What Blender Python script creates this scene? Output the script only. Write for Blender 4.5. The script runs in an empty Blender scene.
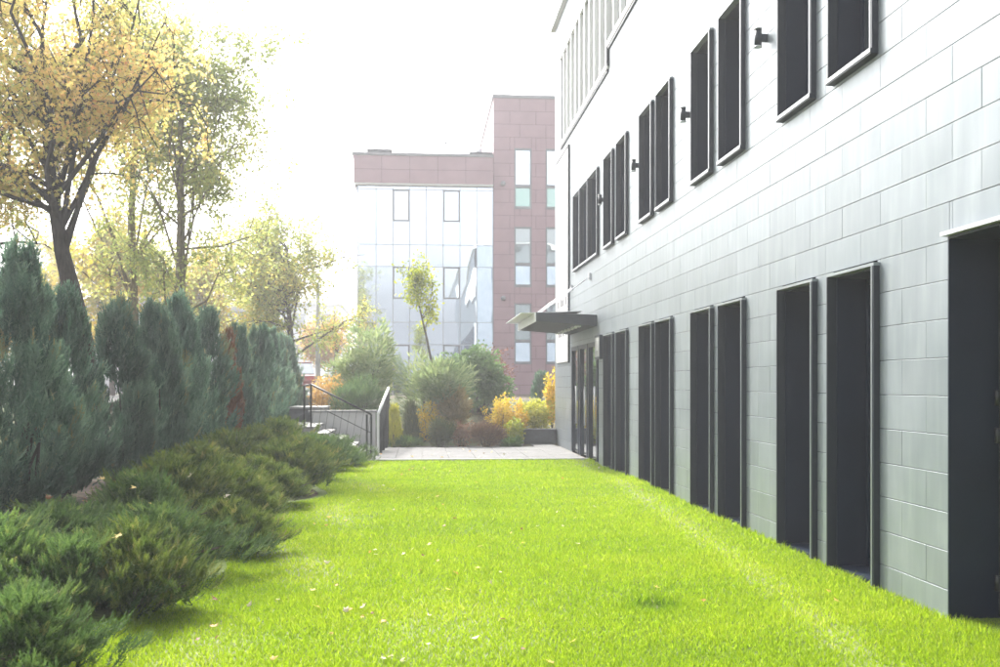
import bpy, math, random
import numpy as np
from mathutils import Vector, Matrix

# ------------------------------------------------------------------ camera, sky, sun, exposure
SC = bpy.context.scene
COL = SC.collection
EYE = 1.70
TH = math.atan(0.08)
CT, ST = math.cos(TH), math.sin(TH)
HOR = 384.0

cam_d = bpy.data.cameras.new("camera")
cam = bpy.data.objects.new("camera", cam_d)
COL.objects.link(cam)
cam.location = (0, 0, EYE)
cam.rotation_euler = (math.radians(90), 0, -TH)
cam_d.sensor_width = 36
cam_d.lens = 36
cam_d.shift_y = 0.0505
cam_d.clip_start = 0.05
cam_d.clip_end = 3000
cam_d.dof.use_dof = True
cam_d.dof.focus_distance = 10.0
cam_d.dof.aperture_fstop = 3.2
SC.camera = cam

SUN_EL, SUN_AZ = 44.0, -22.0        # azimuth measured from +Y, positive towards +X
world = bpy.data.worlds.new("World")
SC.world = world
world.use_nodes = True
wn, wl = world.node_tree.nodes, world.node_tree.links
wn.clear()
w_out = wn.new("ShaderNodeOutputWorld")
w_bg = wn.new("ShaderNodeBackground")
w_sky = wn.new("ShaderNodeTexSky")
w_sky.sky_type = 'NISHITA'
w_sky.sun_disc = False
w_sky.sun_elevation = math.radians(SUN_EL)
w_sky.sun_rotation = math.radians(SUN_AZ)
w_sky.air_density = 1.0
w_sky.dust_density = 6.0
w_sky.ozone_density = 1.0
w_hs = wn.new("ShaderNodeHueSaturation")
w_hs.inputs["Saturation"].default_value = 0.18
wl.new(w_sky.outputs[0], w_hs.inputs["Color"])
wl.new(w_hs.outputs[0], w_bg.inputs["Color"])
w_bg.inputs["Strength"].default_value = 0.15
wl.new(w_bg.outputs[0], w_out.inputs["Surface"])

sun_d = bpy.data.lights.new("sun", 'SUN')
sun_d.energy = 2.1
sun_d.angle = math.radians(3.0)
sun_d.color = (1.0, 0.95, 0.86)
sun = bpy.data.objects.new("sun", sun_d)
COL.objects.link(sun)
_el, _az = math.radians(SUN_EL), math.radians(SUN_AZ)
sdir = Vector((math.sin(_az) * math.cos(_el), math.cos(_az) * math.cos(_el), math.sin(_el)))
sun.rotation_euler = sdir.to_track_quat('Z', 'Y').to_euler()
sun.location = sdir * 60

SC.view_settings.view_transform = 'Standard'
SC.view_settings.look = 'None'
SC.view_settings.gamma = 1.0
SC.view_settings.exposure = 1.70
SC.view_settings.use_curve_mapping = False
SC.render.engine = 'CYCLES'
SC.cycles.use_denoising = True
SC.cycles.max_bounces = 8
SC.cycles.diffuse_bounces = 4
SC.cycles.glossy_bounces = 4
SC.cycles.transmission_bounces = 6
SC.cycles.transparent_max_bounces = 8
SC.cycles.volume_bounces = 0
SC.cycles.sample_clamp_indirect = 6.0

rng = np.random.default_rng(7)
random.seed(7)

# ------------------------------------------------------------------ pixel to place
def P(px, py, zc):
    xc = (px - 500) / 1000 * zc
    return Vector((CT * xc + ST * zc, -ST * xc + CT * zc, EYE - (py - HOR) / 1000 * zc))

def PX(px, zc):
    xc = (px - 500) / 1000 * zc
    return (CT * xc + ST * zc, -ST * xc + CT * zc)

def lineY(X, px):
    k = (px - 500) / 1000
    zc = X / (CT * k + ST)
    return -ST * k * zc + CT * zc

def planeX(px, Y):
    k = (px - 500) / 1000
    zc = Y / (CT - ST * k)
    return CT * k * zc + ST * zc

def depth(x, y):
    return ST * x + CT * y

def ss(t):
    t = np.clip(t, 0, 1)
    return t * t * (3 - 2 * t)

def H(x, y):
    x = np.asarray(x, float); y = np.asarray(y, float)
    left = 0.45 * ss((-1.4 - x) / 2.6) + 0.75 * ss((-5.0 - x) / 4.0)
    back = 1.2 * ss((y - 26.9) / 5.5)
    h = np.maximum(left, back)
    und = 0.02 * np.sin(x * 1.3 + 0.6 * y) + 0.015 * np.sin(y * 0.9 - x * 0.7 + 1)
    flat = ss((y - 20.5) / 1.2) * ss((27.2 - y) / 0.6) * ss((x + 1.8) / 0.8)
    return h + und * (1 - flat)

def Hf(x, y):
    return float(H(x, y))

# ------------------------------------------------------------------ materials
def new_mat(name):
    m = bpy.data.materials.new(name)
    m.use_nodes = True
    nt = m.node_tree
    return m, nt, nt.nodes, nt.links, nt.nodes["Principled BSDF"]

def noise_node(n, l, scale, detail=4, coord=None, vec_scale=None):
    tex = n.new("ShaderNodeTexNoise")
    tex.inputs["Scale"].default_value = scale
    tex.inputs["Detail"].default_value = detail
    geo = n.new("ShaderNodeNewGeometry")
    src = geo.outputs["Position"]
    if vec_scale:
        mp = n.new("ShaderNodeMapping")
        mp.inputs["Scale"].default_value = vec_scale
        l.new(src, mp.inputs["Vector"])
        src = mp.outputs[0]
    l.new(src, tex.inputs["Vector"])
    return tex

def ramp_node(n, stops):
    r = n.new("ShaderNodeValToRGB")
    e = r.color_ramp.elements
    while len(e) < len(stops):
        e.new(0.5)
    for el, (p, c) in zip(e, stops):
        el.position = p
        el.color = (*c, 1)
    return r

def simple(name, col, rough=0.6, metal=0.0, spec=0.5, var=0.12, scale=3.0, bump=0.0, vec=None):
    m, nt, n, l, b = new_mat(name)
    tex = noise_node(n, l, scale, 5, vec_scale=vec)
    lo = tuple(c * (1 - var) for c in col); hi = tuple(min(1, c * (1 + var)) for c in col)
    r = ramp_node(n, [(0.3, lo), (0.7, hi)])
    l.new(tex.outputs["Fac"], r.inputs[0])
    l.new(r.outputs[0], b.inputs["Base Color"])
    b.inputs["Roughness"].default_value = rough
    b.inputs["Metallic"].default_value = metal
    b.inputs["Specular IOR Level"].default_value = spec
    if bump:
        bp = n.new("ShaderNodeBump")
        bp.inputs["Strength"].default_value = bump
        bp.inputs["Distance"].default_value = 0.02
        t2 = noise_node(n, l, scale * 8, 4)
        l.new(t2.outputs["Fac"], bp.inputs["Height"])
        l.new(bp.outputs[0], b.inputs["Normal"])
    return m

def leaf_mat(name, stops, trans=0.4, rough=0.55, spec=0.25, boost=1.4, vary=0.0):
    m, nt, n, l, b = new_mat(name)
    at = n.new("ShaderNodeAttribute")
    at.attribute_name = "rnd"
    r = ramp_node(n, stops)
    l.new(at.outputs["Fac"], r.inputs[0])
    if vary:                                   # plants differ a little from one another
        ramp_ = r
        oi = n.new("ShaderNodeObjectInfo"); mr = n.new("ShaderNodeMapRange")
        mr.inputs["To Min"].default_value = 1 - vary; mr.inputs["To Max"].default_value = 1 + vary
        l.new(oi.outputs["Random"], mr.inputs["Value"])
        r = n.new("ShaderNodeHueSaturation")
        l.new(mr.outputs[0], r.inputs["Value"]); l.new(ramp_.outputs[0], r.inputs["Color"])
    l.new(r.outputs[0], b.inputs["Base Color"])
    b.inputs["Roughness"].default_value = rough
    b.inputs["Specular IOR Level"].default_value = spec
    tr = n.new("ShaderNodeBsdfTranslucent")
    mul = n.new("ShaderNodeMix"); mul.data_type = 'RGBA'; mul.blend_type = 'MULTIPLY'
    mul.inputs["Factor"].default_value = 1.0
    l.new(r.outputs[0], mul.inputs["A"])
    mul.inputs["B"].default_value = (boost, boost * 1.05, boost * 0.8, 1)
    l.new(mul.outputs["Result"], tr.inputs["Color"])
    mx = n.new("ShaderNodeMixShader")
    mx.inputs[0].default_value = trans
    l.new(b.outputs[0], mx.inputs[1]); l.new(tr.outputs[0], mx.inputs[2])
    l.new(mx.outputs[0], n["Material Output"].inputs["Surface"])
    return m

def panel_mat():
    m, nt, n, l, b = new_mat("zinc_panel")
    oi = n.new("ShaderNodeObjectInfo")
    st = noise_node(n, l, 1.0, 6, vec_scale=(9, 9, 1.2))
    cl = noise_node(n, l, 2.2, 5)
    r1 = ramp_node(n, [(0.25, (0.240, 0.272, 0.304)), (0.55, (0.270, 0.302, 0.334)), (0.8, (0.318, 0.350, 0.378))])
    l.new(st.outputs["Fac"], r1.inputs[0])
    r2 = ramp_node(n, [(0.3, (0.84, 0.87, 0.87)), (0.72, (1.0, 1.0, 1.0))])
    l.new(cl.outputs["Fac"], r2.inputs[0])
    mu = n.new("ShaderNodeMix"); mu.data_type = 'RGBA'; mu.blend_type = 'MULTIPLY'
    mu.inputs["Factor"].default_value = 1
    l.new(r1.outputs[0], mu.inputs["A"]); l.new(r2.outputs[0], mu.inputs["B"])
    hs = n.new("ShaderNodeHueSaturation")
    mr = n.new("ShaderNodeMapRange")
    mr.inputs["To Min"].default_value = 0.93; mr.inputs["To Max"].default_value = 1.05
    l.new(oi.outputs["Random"], mr.inputs["Value"])
    l.new(mr.outputs[0], hs.inputs["Value"])
    l.new(mu.outputs["Result"], hs.inputs["Color"])
    l.new(hs.outputs[0], b.inputs["Base Color"])
    b.inputs["Metallic"].default_value = 0.36
    rr = n.new("ShaderNodeMapRange")
    rr.inputs["To Min"].default_value = 0.34; rr.inputs["To Max"].default_value = 0.50
    l.new(cl.outputs["Fac"], rr.inputs["Value"])
    l.new(rr.outputs[0], b.inputs["Roughness"])
    return m

def glass_mat(name, tint, refl=0.5, wave=0.0, wave_scale=0.6, rough=0.02, inner=(0.03, 0.04, 0.045)):
    """coated facade glass: a dark tinted body under a strong mirror coat"""
    m, nt, n, l, b = new_mat(name)
    b.inputs["Base Color"].default_value = (*inner, 1)
    b.inputs["Roughness"].default_value = 0.1
    gl = n.new("ShaderNodeBsdfGlossy")
    gl.inputs["Color"].default_value = (*tint, 1)
    gl.inputs["Roughness"].default_value = rough
    if wave:
        bp = n.new("ShaderNodeBump")
        bp.inputs["Strength"].default_value = 1.0
        bp.inputs["Distance"].default_value = wave
        t = noise_node(n, l, wave_scale, 1)
        l.new(t.outputs["Fac"], bp.inputs["Height"])
        l.new(bp.outputs[0], gl.inputs["Normal"])
    mx = n.new("ShaderNodeMixShader")
    mx.inputs[0].default_value = refl
    l.new(b.outputs[0], mx.inputs[1]); l.new(gl.outputs[0], mx.inputs[2])
    l.new(mx.outputs[0], n["Material Output"].inputs["Surface"])
    return m

def ground_mat():
    m, nt, n, l, b = new_mat("mulch_soil")
    t1 = noise_node(n, l, 14, 8)
    t2 = noise_node(n, l, 0.35, 4)
    r = ramp_node(n, [(0.3, (0.035, 0.025, 0.018)), (0.5, (0.09, 0.065, 0.045)), (0.62, (0.20, 0.13, 0.08)), (0.75, (0.11, 0.085, 0.05))])
    l.new(t1.outputs["Fac"], r.inputs[0])
    r2 = ramp_node(n, [(0.35, (0.07, 0.10, 0.03)), (0.7, (0.13, 0.13, 0.06))])
    l.new(t1.outputs["Fac"], r2.inputs[0])
    mr = n.new("ShaderNodeMapRange")
    mr.inputs["From Min"].default_value = 0.45; mr.inputs["From Max"].default_value = 0.55
    l.new(t2.outputs["Fac"], mr.inputs["Value"])
    mx = n.new("ShaderNodeMix"); mx.data_type = 'RGBA'
    l.new(mr.outputs[0], mx.inputs["Factor"])
    l.new(r.outputs[0], mx.inputs["A"]); l.new(r2.outputs[0], mx.inputs["B"])
    l.new(mx.outputs["Result"], b.inputs["Base Color"])
    b.inputs["Roughness"].default_value = 0.95
    bp = n.new("ShaderNodeBump"); bp.inputs["Strength"].default_value = 0.8; bp.inputs["Distance"].default_value = 0.04
    l.new(t1.outputs["Fac"], bp.inputs["Height"]); l.new(bp.outputs[0], b.inputs["Normal"])
    return m

def lawn_mat():
    m, nt, n, l, b = new_mat("lawn_soil")
    t1 = noise_node(n, l, 30, 6)
    r = ramp_node(n, [(0.3, (0.07, 0.11, 0.015)), (0.7, (0.16, 0.22, 0.03))])
    l.new(t1.outputs["Fac"], r.inputs[0])
    at = n.new("ShaderNodeAttribute"); at.attribute_name = "wear"
    mx = n.new("ShaderNodeMix"); mx.data_type = 'RGBA'
    l.new(at.outputs["Fac"], mx.inputs["Factor"])
    l.new(r.outputs[0], mx.inputs["A"])
    mx.inputs["B"].default_value = (0.27, 0.27, 0.17, 1)
    l.new(mx.outputs["Result"], b.inputs["Base Color"])
    b.inputs["Roughness"].default_value = 0.9
    return m

M = {}
M['panel'] = panel_mat()
M['core'] = simple("dark_backing", (0.03, 0.033, 0.036), 0.8)
M['joint_grey'] = simple("grey_backing", (0.02, 0.022, 0.025), 0.9, spec=0.1)
M['dark'] = simple("anthracite_metal", (0.008, 0.016, 0.036), 0.4, 0.0, 0.35, 0.15, 1.5)
M['frame'] = simple("graphite_frame", (0.013, 0.020, 0.034), 0.45, 0.0, 0.5, 0.1, 2)
M['frame_light'] = simple("aluminium_and_lit_edge", (0.50, 0.52, 0.55), 0.35, 0.4, 0.5, 0.06, 2)  # lamp caps and door flashing, plus painted highlights on upper window edges
M['canopy'] = simple("slate_canopy", (0.045, 0.05, 0.065), 0.7)
M['flashing'] = simple("flashing_and_lit_edge", (0.25, 0.28, 0.30), 0.4, 0.4)  # head flashings, plus the painted highlight on lower window edges
M['white_metal'] = simple("white_coated_metal", (0.78, 0.79, 0.80), 0.4, 0.0, 0.5, 0.04, 2)
M['pane'] = glass_mat("window_glass", (0.8, 0.86, 0.9), 0.35, 0.0)
M['door_glass'] = glass_mat("door_glass", (0.85, 0.88, 0.88), 0.55, 0.0)
M['strip_glass'] = glass_mat("strip_glass", (0.42, 0.50, 0.50), 0.06, 0.0, inner=(0.05, 0.065, 0.062))
M['curtain'] = glass_mat("curtain_glass", (0.74, 0.82, 0.93), 0.85, 0.009, 0.55)
M['sash_glass'] = glass_mat("sash_glass", (0.76, 0.84, 0.94), 0.85, 0.008, 0.7)
M['tower_glass'] = glass_mat("tower_glass", (0.70, 0.78, 0.80), 0.45, 0.02, 0.8, inner=(0.06, 0.07, 0.08))
M['green_glass'] = glass_mat("green_glass", (0.55, 0.75, 0.70), 0.45, 0.0, inner=(0.18, 0.34, 0.30))
M['mauve'] = simple("mauve_cladding", (0.34, 0.215, 0.245), 0.5, 0.0, 0.4, 0.07, 1.2)
M['mauve_dark'] = simple("mauve_backing", (0.10, 0.055, 0.06), 0.8)
M['trim'] = simple("grey_trim", (0.20, 0.20, 0.22), 0.5)
M['mullion'] = simple("mullion_grey", (0.34, 0.36, 0.40), 0.4, 0.3)
M['curtain_cloth'] = simple("curtain_cloth", (0.6, 0.6, 0.58), 0.9, var=0.2, scale=5, vec=(10, 1, 0.5))
M['concrete'] = simple("concrete", (0.40, 0.40, 0.40), 0.85, var=0.15, scale=4, bump=0.25)
M['pale_concrete'] = simple("pale_concrete", (0.62, 0.61, 0.62), 0.85, var=0.08, scale=4, bump=0.2)
M['slab'] = simple("paving_concrete", (0.14, 0.14, 0.142), 0.85, var=0.18, scale=5, bump=0.3)
M['joint'] = simple("sand_joint", (0.16, 0.15, 0.14), 0.95)
M['dark_concrete'] = simple("dark_granite", (0.07, 0.075, 0.085), 0.6, var=0.2, scale=9)
M['step'] = simple("pale_granite", (0.24, 0.24, 0.24), 0.7, var=0.12, scale=12, bump=0.15)
M['steel'] = simple("brushed_steel", (0.55, 0.56, 0.58), 0.3, 0.8)
M['black_metal'] = simple("black_paint_metal", (0.02, 0.022, 0.025), 0.4)
M['asphalt'] = simple("asphalt", (0.07, 0.07, 0.072), 0.9, var=0.25, scale=8, bump=0.3)
M['bark_dark'] = simple("dark_bark", (0.045, 0.036, 0.032), 0.95, var=0.45, scale=10, bump=0.9, vec=(3, 3, 0.6))
M['bark_pale'] = simple("pale_bark", (0.20, 0.17, 0.12), 0.95, var=0.35, scale=8, bump=0.7, vec=(3, 3, 0.6))
M['bark'] = simple("brown_bark", (0.085, 0.065, 0.05), 0.95, var=0.35, scale=12, bump=0.6)
M['ground'] = ground_mat()
M['lawn'] = lawn_mat()
M['grass'] = leaf_mat("grass_blade", [(0, (0.10, 0.18, 0.008)), (0.35, (0.18, 0.272, 0.011)), (0.7, (0.275, 0.352, 0.018)), (0.9, (0.36, 0.39, 0.05)), (1, (0.42, 0.40, 0.13))], 0.55, 0.5, 0.3, 1.5)
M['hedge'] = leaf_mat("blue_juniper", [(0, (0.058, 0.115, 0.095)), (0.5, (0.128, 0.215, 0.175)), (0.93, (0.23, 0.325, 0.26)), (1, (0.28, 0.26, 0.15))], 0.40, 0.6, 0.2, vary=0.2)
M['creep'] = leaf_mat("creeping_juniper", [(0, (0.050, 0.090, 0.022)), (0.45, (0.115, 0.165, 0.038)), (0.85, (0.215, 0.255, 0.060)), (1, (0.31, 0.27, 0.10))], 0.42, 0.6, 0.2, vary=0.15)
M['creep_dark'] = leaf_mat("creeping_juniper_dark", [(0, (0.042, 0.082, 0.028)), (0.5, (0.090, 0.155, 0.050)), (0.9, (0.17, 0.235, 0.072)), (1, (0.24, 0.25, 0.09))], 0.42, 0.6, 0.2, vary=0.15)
M['brown_needle'] = leaf_mat("brown_juniper", [(0, (0.16, 0.065, 0.03)), (0.6, (0.26, 0.11, 0.05)), (1, (0.30, 0.16, 0.08))], 0.25)
M['maple'] = leaf_mat("maple_leaves", [(0, (0.36, 0.40, 0.17)), (0.3, (0.56, 0.48, 0.20)), (0.65, (0.70, 0.51, 0.23)), (0.92, (0.72, 0.45, 0.24)), (1, (0.58, 0.30, 0.16))], 0.55)
M['pale_leaf'] = leaf_mat("pale_poplar_leaves", [(0, (0.24, 0.29, 0.13)), (0.5, (0.38, 0.40, 0.16)), (0.85, (0.52, 0.46, 0.17)), (1, (0.58, 0.44, 0.17))], 0.5)
M['gold_leaf'] = leaf_mat("gold_leaves", [(0, (0.24, 0.29, 0.11)), (0.4, (0.38, 0.38, 0.13)), (0.75, (0.56, 0.45, 0.12)), (1, (0.60, 0.38, 0.12))], 0.5)
M['far_leaf'] = leaf_mat("far_yellow_leaves", [(0, (0.26, 0.26, 0.08)), (0.5, (0.45, 0.36, 0.08)), (1, (0.55, 0.34, 0.09))], 0.4)
M['orange_leaf'] = leaf_mat("orange_leaves", [(0, (0.42, 0.26, 0.10)), (0.5, (0.56, 0.34, 0.12)), (1, (0.62, 0.42, 0.16))], 0.4)
M['lime_leaf'] = leaf_mat("lime_leaves", [(0, (0.16, 0.22, 0.03)), (0.5, (0.34, 0.36, 0.04)), (1, (0.48, 0.42, 0.06))], 0.45)
M['willow'] = leaf_mat("grey_willow", [(0, (0.14, 0.20, 0.10)), (0.5, (0.24, 0.30, 0.16)), (1, (0.36, 0.38, 0.22))], 0.4)
M['green_leaf'] = leaf_mat("green_shrub", [(0, (0.07, 0.13, 0.06)), (0.5, (0.13, 0.21, 0.09)), (1, (0.21, 0.29, 0.13))], 0.35)
M['yew'] = leaf_mat("dark_yew", [(0, (0.05, 0.07, 0.03)), (0.6, (0.10, 0.12, 0.045)), (1, (0.16, 0.15, 0.06))], 0.25)
M['rust'] = leaf_mat("rust_shrub", [(0, (0.10, 0.055, 0.035)), (0.5, (0.18, 0.10, 0.06)), (1, (0.26, 0.16, 0.08))], 0.25)
M['pink'] = leaf_mat("pinkish_shrub", [(0, (0.22, 0.10, 0.07)), (0.5, (0.32, 0.17, 0.11)), (1, (0.42, 0.27, 0.17))], 0.35)
M['yellow_shrub'] = leaf_mat("yellow_shrub", [(0, (0.42, 0.34, 0.05)), (0.5, (0.66, 0.48, 0.06)), (1, (0.75, 0.52, 0.08))], 0.45)
M['yellowgreen'] = leaf_mat("yellowgreen_shrub", [(0, (0.28, 0.30, 0.05)), (0.5, (0.48, 0.46, 0.07)), (1, (0.60, 0.52, 0.09))], 0.45)
M['maroon'] = leaf_mat("maroon_shrub", [(0, (0.13, 0.055, 0.05)), (0.6, (0.22, 0.10, 0.09)), (1, (0.34, 0.19, 0.15))], 0.35)
M['tan_grass'] = leaf_mat("tan_grass", [(0, (0.24, 0.20, 0.09)), (0.5, (0.38, 0.30, 0.15)), (1, (0.48, 0.38, 0.22))], 0.4)
M['fallen'] = leaf_mat("fallen_leaf_yellow", [(0, (0.55, 0.40, 0.10)), (1, (0.65, 0.50, 0.16))], 0.3)
M['fallen_o'] = leaf_mat("fallen_leaf_orange", [(0, (0.50, 0.24, 0.06)), (1, (0.55, 0.30, 0.10))], 0.3)
M['fallen_p'] = leaf_mat("fallen_leaf_pale", [(0, (0.58, 0.50, 0.36)), (1, (0.62, 0.56, 0.44))], 0.2)
M['fallen_b'] = leaf_mat("fallen_leaf_brown", [(0, (0.20, 0.10, 0.05)), (1, (0.28, 0.15, 0.08))], 0.2)
M['car_red'] = simple("dull_red_paint", (0.25, 0.05, 0.05), 0.25, 0.0, 0.6, 0.03)
M['car_white'] = simple("white_car_paint", (0.75, 0.75, 0.75), 0.25, 0.0, 0.6, 0.03)
M['tyre'] = simple("tyre_rubber", (0.02, 0.02, 0.02), 0.85)
M['lamp_red'] = simple("tail_lamp", (0.4, 0.02, 0.02), 0.25)
M['shed_wall'] = simple("pale_sheet_wall", (0.62, 0.64, 0.68), 0.6, var=0.08)
M['shed_roof'] = simple("grey_roof", (0.5, 0.5, 0.52), 0.6)

# ------------------------------------------------------------------ object helpers
ORG = {}
def tag(o, label=None, cat=None, group=None, kind=None):
    if label: o["label"] = label
    if cat: o["category"] = cat
    if group: o["group"] = group
    if kind: o["kind"] = kind
    return o

def thing(name, loc, label, cat, group=None):
    o = bpy.data.objects.new(name, None)
    o.empty_display_size = 0.2
    COL.objects.link(o)
    o.location = loc
    ORG[o.name] = Vector(loc)
    return tag(o, label, cat, group)

def link(name, me, parent=None, mat=None):
    o = bpy.data.objects.new(name, me)
    COL.objects.link(o)
    if mat is not None and len(me.materials) == 0:
        me.materials.append(mat)
    if parent is not None:
        o.parent = parent
        ORG[o.name] = ORG[parent.name]
    else:
        ORG[o.name] = Vector((0, 0, 0))
    return o

class MB:
    def __init__(self):
        self.v, self.f, self.s = [], [], []
    def box(self, x0, x1, y0, y1, z0, z1):
        b = len(self.v)
        self.v += [(x0, y0, z0), (x1, y0, z0), (x1, y1, z0), (x0, y1, z0), (x0, y0, z1), (x1, y0, z1), (x1, y1, z1), (x0, y1, z1)]
        self.f += [tuple(b + i for i in q) for q in ((0, 3, 2, 1), (4, 5, 6, 7), (0, 1, 5, 4), (1, 2, 6, 5), (2, 3, 7, 6), (3, 0, 4, 7))]
        self.s += [0] * 6
        return self
    def quad(self, a, b_, c, d):
        b = len(self.v)
        self.v += [tuple(a), tuple(b_), tuple(c), tuple(d)]
        self.f.append((b, b + 1, b + 2, b + 3)); self.s.append(0)
        return self
    def poly_prism(self, pts, d):
        """pts: planar loop, d: extrusion vector"""
        b = len(self.v); n = len(pts); d = Vector(d)
        self.v += [tuple(p) for p in pts] + [tuple(Vector(p) + d) for p in pts]
        self.f.append(tuple(b + i for i in range(n))[::-1]); self.f.append(tuple(b + n + i for i in range(n)))
        self.s += [0, 0]
        for i in range(n):
            j = (i + 1) % n
            self.f.append((b + i, b + j, b + n + j, b + n + i)); self.s.append(0)
        return self
    def tube(self, pts, rad, n=8, cap=True):
        pts = [Vector(p) for p in pts]
        if not hasattr(rad, '__len__'): rad = [rad] * len(pts)
        b = len(self.v)
        prev = None
        for i, p in enumerate(pts):
            d = (pts[min(i + 1, len(pts) - 1)] - pts[max(i - 1, 0)]).normalized()
            if prev is None:
                u = d.orthogonal().normalized()
            else:
                u = (prev - d * prev.dot(d))
                u = u.normalized() if u.length > 1e-5 else d.orthogonal().normalized()
            prev = u
            w = d.cross(u)
            for k in range(n):
                a = 2 * math.pi * k / n
                self.v.append(tuple(p + (u * math.cos(a) + w * math.sin(a)) * rad[i]))
        for i in range(len(pts) - 1):
            for k in range(n):
                k2 = (k + 1) % n
                self.f.append((b + i * n + k, b + i * n + k2, b + (i + 1) * n + k2, b + (i + 1) * n + k)); self.s.append(1)
        if cap:
            self.f.append(tuple(b + k for k in range(n))[::-1]); self.s.append(0)
            e = b + (len(pts) - 1) * n
            self.f.append(tuple(e + k for k in range(n))); self.s.append(0)
        return self
    def mesh(self, name, mat, org=Vector((0, 0, 0)), bevel=0):
        me = bpy.data.meshes.new(name)
        o = Vector(org)
        me.from_pydata([(x - o.x, y - o.y, z - o.z) for x, y, z in self.v], [], self.f)
        me.polygons.foreach_set("use_smooth", [bool(s) for s in self.s])
        me.materials.append(mat)
        me.update()
        return me
    def build(self, name, mat, parent=None, bevel=0.0):
        org = ORG[parent.name] if parent is not None else Vector((0, 0, 0))
        o = link(name, self.mesh(name, mat, org), parent)
        if bevel:
            md = o.modifiers.new("bevel", 'BEVEL'); md.width = bevel; md.segments = 2; md.limit_method = 'ANGLE'
        return o

def part(name, mat, parent, *box, bevel=0.0):
    return MB().box(*box).build(name, mat, parent, bevel)

def mesh_np(name, V, F, mat, rnd=None, attrs=None, smooth=False):
    me = bpy.data.meshes.new(name)
    V = np.ascontiguousarray(V, dtype=np.float32)
    nf, k = F.shape
    me.vertices.add(len(V)); me.vertices.foreach_set("co", V.ravel())
    me.loops.add(nf * k); me.loops.foreach_set("vertex_index", np.ascontiguousarray(F, dtype=np.int32).ravel())
    me.polygons.add(nf); me.polygons.foreach_set("loop_start", np.arange(0, nf * k, k, dtype=np.int32))
    if smooth:
        me.polygons.foreach_set("use_smooth", np.ones(nf, dtype=bool))
    me.update(calc_edges=True)
    if rnd is not None:
        a = me.attributes.new("rnd", 'FLOAT', 'POINT')
        a.data.foreach_set("value", np.ascontiguousarray(rnd, dtype=np.float32))
    for nm, arr in (attrs or {}).items():
        a = me.attributes.new(nm, 'FLOAT', 'POINT')
        a.data.foreach_set("value", np.ascontiguousarray(arr, dtype=np.float32))
    me.materials.append(mat)
    return me

def norm(a):
    return a / np.maximum(np.linalg.norm(a, axis=-1, keepdims=True), 1e-9)

def scatter(TV, TF, pos, fwd, up, scale, rnd, wid=None):
    """copies of a template (x = forward, y = side, z = up) merged into one vertex/face array"""
    N = len(pos)
    f = norm(fwd); s = norm(np.cross(up, f)); u = np.cross(f, s)
    sc = np.asarray(scale).reshape(N, 1, 1)
    w = sc if wid is None else np.asarray(wid).reshape(N, 1, 1)
    T = TV[None]
    V = (T[..., 0:1] * f[:, None] * sc + T[..., 1:2] * s[:, None] * w + T[..., 2:3] * u[:, None] * sc) + pos[:, None]
    F = (TF[None] + (np.arange(N) * len(TV))[:, None, None]).reshape(-1, TF.shape[1])
    return V.reshape(-1, 3), F, np.repeat(rnd, len(TV))

def merge(parts):
    V, F, R, o = [], [], [], 0
    for v, f, r in parts:
        V.append(v); F.append(f + o); R.append(r); o += len(v)
    return np.concatenate(V), np.concatenate(F), np.concatenate(R)

def rvec(n):
    return norm(rng.normal(size=(n, 3)))

def lownoise(p, seed, freq):
    r = np.random.default_rng(seed)
    out = np.zeros(len(p))
    for k in range(5):
        d = norm(r.normal(size=3)); out += np.sin(p @ d * freq * (0.7 + 0.25 * k) + r.uniform(0, 6.28))
    return out / 5

# templates --------------------------------------------------------
LEAF_V = np.array([(0, 0, 0), (0.45, 0.30, 0.06), (1, 0, -0.05), (0.45, -0.30, 0.06)], float)
LEAF_F = np.array([(0, 1, 2), (0, 2, 3)])
def star_leaf():
    ang = [0, 26, 48, 72, 100, 180, 260, 288, 312, 334]
    rad = [1, .42, .85, .38, .55, .18, .55, .38, .85, .42]
    v = [(0, 0, 0)] + [(math.cos(math.radians(a)) * r * .6, math.sin(math.radians(a)) * r * .6, 0.10 * (r - .4)) for a, r in zip(ang, rad)]
    f = [(0, i + 1, (i + 1) % 10 + 1) for i in range(10)]
    return np.array(v, float), np.array(f)
STAR_V, STAR_F = star_leaf()
NARROW_V = np.array([(0, -0.05, 0), (0.5, 0.09, 0.05), (0.5, -0.09, 0.05), (1, 0, -0.04)], float)
NARROW_F = np.array([(0, 1, 2), (1, 3, 2)])

def plume(nside, seed, spread=38, flat=0.35, wid=0.022, ln=0.34):
    """a juniper spray: thin stem with pointed side shoots"""
    r = np.random.default_rng(seed)
    v, f = [], []
    def tri(p, d, L, w):
        d = d / np.linalg.norm(d); s = np.cross(d, np.array([r.normal() * .5, r.normal() * .5, 1.0])); s /= np.linalg.norm(s)
        b = len(v)
        v.extend([p - s * w, p + s * w, p + d * L]); f.append((b, b + 1, b + 2))
    for i in range(nside):
        t = 0.05 + 0.95 * i / nside
        x = t; z = 0.22 * t * t
        sg = 1 if i % 2 else -1
        a = math.radians(spread + r.normal() * 9)
        L = ln * (1 - 0.55 * t) * r.uniform(0.75, 1.2)
        d = np.array([math.cos(a), sg * math.sin(a), r.normal() * flat + 0.15])
        tri(np.array([x, 0, z]), d, L, wid)
    tri(np.array([0.0, 0, 0]), np.array([1, 0, 0.22]), 1.05, wid * 0.8)
    tri(np.array([0.6, 0, 0.1]), np.array([1, 0, 0.35]), 0.52, wid * 1.3)
    return np.array(v), np.array(f)

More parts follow.
